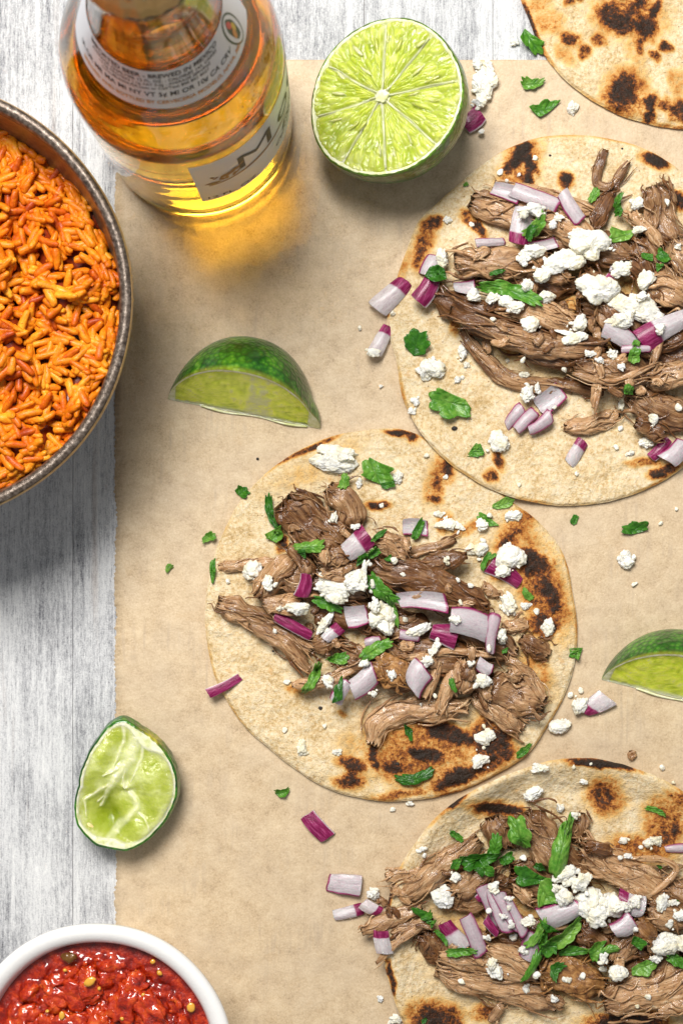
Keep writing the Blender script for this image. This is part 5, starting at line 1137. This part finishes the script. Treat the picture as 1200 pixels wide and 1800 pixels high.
C = {1: [(1040, 430, 76, 50, -20), (985, 462, 76, 40, 10), (950, 482, 36, 36, 0), (1055, 505, 82, 54, -20), (1118, 540, 94, 48, -22), (1098, 560, 60, 36, 0), (1100, 468, 46, 24, 10), (1140, 490, 28, 38, -30), (1132, 520, 26, 22, 0), (1015, 568, 44, 34, 60), (1005, 592, 58, 28, -15), (892, 530, 32, 26, 0), (862, 528, 30, 26, 30), (926, 497, 24, 20, 0), (960, 520, 28, 26, 0), (932, 570, 38, 26, 10), (833, 515, 32, 30, 0), (905, 540, 30, 20, 0),
         (780, 450, 26, 38, 0), (786, 384, 20, 16, 0), (940, 440, 44, 24, -10), (922, 452, 22, 28, 0), (1122, 355, 24, 26, 0), (1174, 354, 12, 12, 0), (972, 392, 16, 18, 0), (935, 365, 50, 22, -10), (920, 375, 24, 22, 0), (1125, 400, 26, 14, 0), (985, 378, 20, 12, 0), (754, 646, 54, 44, -20), (814, 612, 22, 44, -20), (820, 640, 14, 14, 0), (873, 778, 54, 38, 10), (732, 706, 17, 22, 0), (722, 722, 15, 14, 0), (805, 666, 20, 13, 20), (655, 618, 28, 18, -10),
         (928, 692, 36, 42, 0), (947, 682, 14, 18, 0), (1078, 620, 24, 22, 0), (1040, 620, 20, 14, 0), (1056, 632, 16, 12, 0), (1094, 645, 16, 14, 0), (1092, 714, 14, 18, 0), (1150, 738, 16, 28, 10), (1140, 778, 30, 20, 0), (1110, 795, 17, 13, 0), (1160, 575, 24, 24, 0), (1083, 786, 10, 8, 0), (1093, 752, 10, 10, 0), (830, 392, 8, 9, 0), (880, 300, 12, 9, 0), (913, 305, 8, 6, 0), (941, 275, 9, 8, 0), (888, 320, 6, 6, 0), (1192, 432, 14, 12, 0), (690, 549, 8, 8, 0), (922, 630, 12, 8, 0), (893, 632, 8, 6, 0), (995, 648, 10, 8, 0), (920, 657, 16, 10, 0), (1015, 832, 7, 7, 0), (913, 852, 8, 8, 0), (1195, 715, 12, 12, 0), (868, 560, 10, 7, 0), (975, 715, 10, 6, 0)],
     2: [(593, 808, 94, 44, 0), (610, 800, 44, 30, 0), (699, 838, 17, 28, -20), (788, 925, 52, 30, -5), (770, 905, 20, 14, 0), (836, 965, 38, 42, -20), (903, 908, 40, 22, 10), (850, 922, 24, 22, 0), (898, 985, 46, 62, -25), (885, 1005, 26, 24, 0), (893, 1064, 30, 46, 20), (880, 1120, 18, 26, 0), (964, 1103, 22, 34, 15), (443, 1006, 42, 40, 30), (470, 1026, 26, 26, 0), (523, 1070, 46, 24, 15), (491, 1070, 16, 12, 0), (585, 1036, 76, 44, -15), (622, 1020, 46, 40, 0), (640, 1005, 14, 40, -20), (672, 1086, 46, 60, 20), (660, 1065, 30, 30, 0), (570, 1096, 20, 48, -20),
         (738, 1106, 42, 22, 0), (800, 1090, 22, 14, 0), (766, 1140, 20, 36, -25), (752, 1162, 26, 20, 0), (848, 1197, 34, 28, 10), (882, 1116, 22, 30, 0), (828, 1168, 16, 13, 0), (577, 1198, 20, 28, 0), (640, 1166, 18, 18, 0), (690, 1186, 18, 22, 0), (656, 1216, 16, 14, 0), (530, 1316, 18, 34, 15), (592, 1323, 19, 14, 0), (856, 1293, 42, 36, 0), (846, 1336, 36, 46, -20), (586, 910, 16, 22, 0), (625, 925, 18, 12, 0), (784, 985, 14, 12, 0), (835, 1205, 10, 8, 0), (925, 1065, 20, 14, 0), (943, 1075, 12, 10, 0), (400, 1023, 9, 8, 0), (483, 1110, 8, 9, 0), (671, 888, 9, 8, 0), (860, 905, 9, 8, 0), (783, 838, 8, 8, 0), (630, 850, 12, 14, 0), (692, 985, 12, 12, 0), (708, 1010, 10, 7, 0), (805, 1020, 7, 8, 0), (827, 1030, 8, 10, 0), (500, 1285, 8, 9, 0), (570, 1278, 8, 7, 0), (712, 1090, 10, 8, 0), (860, 1140, 12, 8, 0), (765, 1225, 6, 8, 0), (740, 1240, 6, 5, 0), (900, 1075, 10, 8, 0), (810, 1060, 9, 7, 0), (505, 1200, 8, 12, 0), (655, 1030, 12, 20, 0), (750, 800, 9, 9, 0)],
     3: [(943, 1345, 34, 20, 0), (940, 1402, 34, 28, 20), (775, 1582, 50, 44, 0), (800, 1545, 24, 20, 0), (1155, 1480, 30, 26, 0), (1138, 1484, 20, 22, 0), (1097, 1480, 18, 14, 0), (1000, 1540, 56, 36, 20), (1022, 1556, 36, 46, -20), (990, 1580, 30, 40, 0), (1050, 1592, 80, 64, -20), (1055, 1615, 46, 40, 0), (1092, 1600, 40, 20, 10), (1118, 1590, 22, 26, 0), (1178, 1655, 62, 46, 5), (1166, 1588, 20, 32, -10), (1186, 1592, 26, 12, 0), (1196, 1612, 22, 24, 0), (1180, 1628, 14, 16, 0), (870, 1566, 22, 18, 0), (878, 1712, 46, 34, -40), (866, 1700, 24, 24, 0), (925, 1742, 14, 18, 0), (927, 1620, 30, 18, 0), (895, 1582, 14, 10, 0), (885, 1614, 14, 8, 0), (900, 1628, 12, 14, 0), (858, 1650, 14, 12, 0), (1085, 1714, 34, 32, 0), (1062, 1690, 18, 24, 0), (1062, 1708, 16, 14, 0), (1152, 1684, 26, 18, 0),
         (990, 1430, 24, 18, 0), (1010, 1432, 16, 14, 0), (1102, 1506, 24, 12, 10), (905, 1655, 12, 12, 0), (895, 1600, 9, 9, 0), (943, 1715, 12, 12, 0), (1000, 1728, 16, 9, 0), (742, 1495, 14, 10, 0), (746, 1505, 10, 8, 0), (1135, 1500, 7, 7, 0), (1152, 1500, 6, 6, 0), (1027, 1375, 14, 7, 10), (1010, 1350, 9, 7, 0), (1040, 1345, 5, 5, 0), (920, 1510, 12, 10, 0), (980, 1565, 16, 14, 0), (1120, 1640, 9, 9, 0), (1025, 1720, 12, 8, 0), (975, 1760, 14, 10, 0), (812, 1728, 12, 8, 0), (1140, 1755, 10, 10, 0), (1120, 1770, 9, 6, 0), (920, 1675, 16, 16, 0), (860, 1605, 10, 8, 0)],
     0: [(852, 150, 44, 68, -10), (838, 112, 24, 24, 0), (860, 112, 16, 30, 30), (845, 178, 30, 18, 0), (1008, 188, 17, 28, -30), (906, 68, 18, 18, 0), (1104, 980, 40, 34, 30), (988, 1280, 38, 34, 20), (1018, 1242, 24, 38, 0), (1006, 1224, 9, 10, 0), (1022, 1215, 10, 8, 0), (658, 1577, 28, 26, 0), (846, 228, 10, 10, 0), (632, 576, 9, 7, 0), (1117, 1027, 11, 7, 0), (1163, 920, 8, 7, 0), (1190, 894, 7, 6, 0), (670, 678, 7, 7, 0), (668, 1760, 12, 13, 0), (692, 1796, 28, 20, 20), (690, 1426, 9, 8, 0), (1165, 1352, 10, 8, 0), (1185, 1378, 8, 6, 0), (722, 1414, 16, 8, 0)]}
for tk, ls in C.items():
    for (x, y, w, h, a) in ls: cheese(x, y, w * 1.04, h * 1.04, a, tk)

# ------------------------------------------------------------------ pepper bits
for i, (x, y, r) in enumerate([(799, 752, 5), (699, 1345, 4.2), (563, 1246, 3.4), (968, 270, 2.2), (1095, 258, 2), (452, 806, 2.6), (480, 1145, 2.2)]):
    v, f = lumpy(r, r * .85, r * .7, 950 + i, 2, .45); v[:, 2] -= v[:, 2].min()
    loc = rest(v, x, y, 70, 0); o = mesh_obj('pepper_fleck', v, f, PEPPER, None, loc)
    tag(o, 'tiny black fleck of cracked pepper on a tortilla or the parchment', 'pepper', 'flecks of cracked pepper')
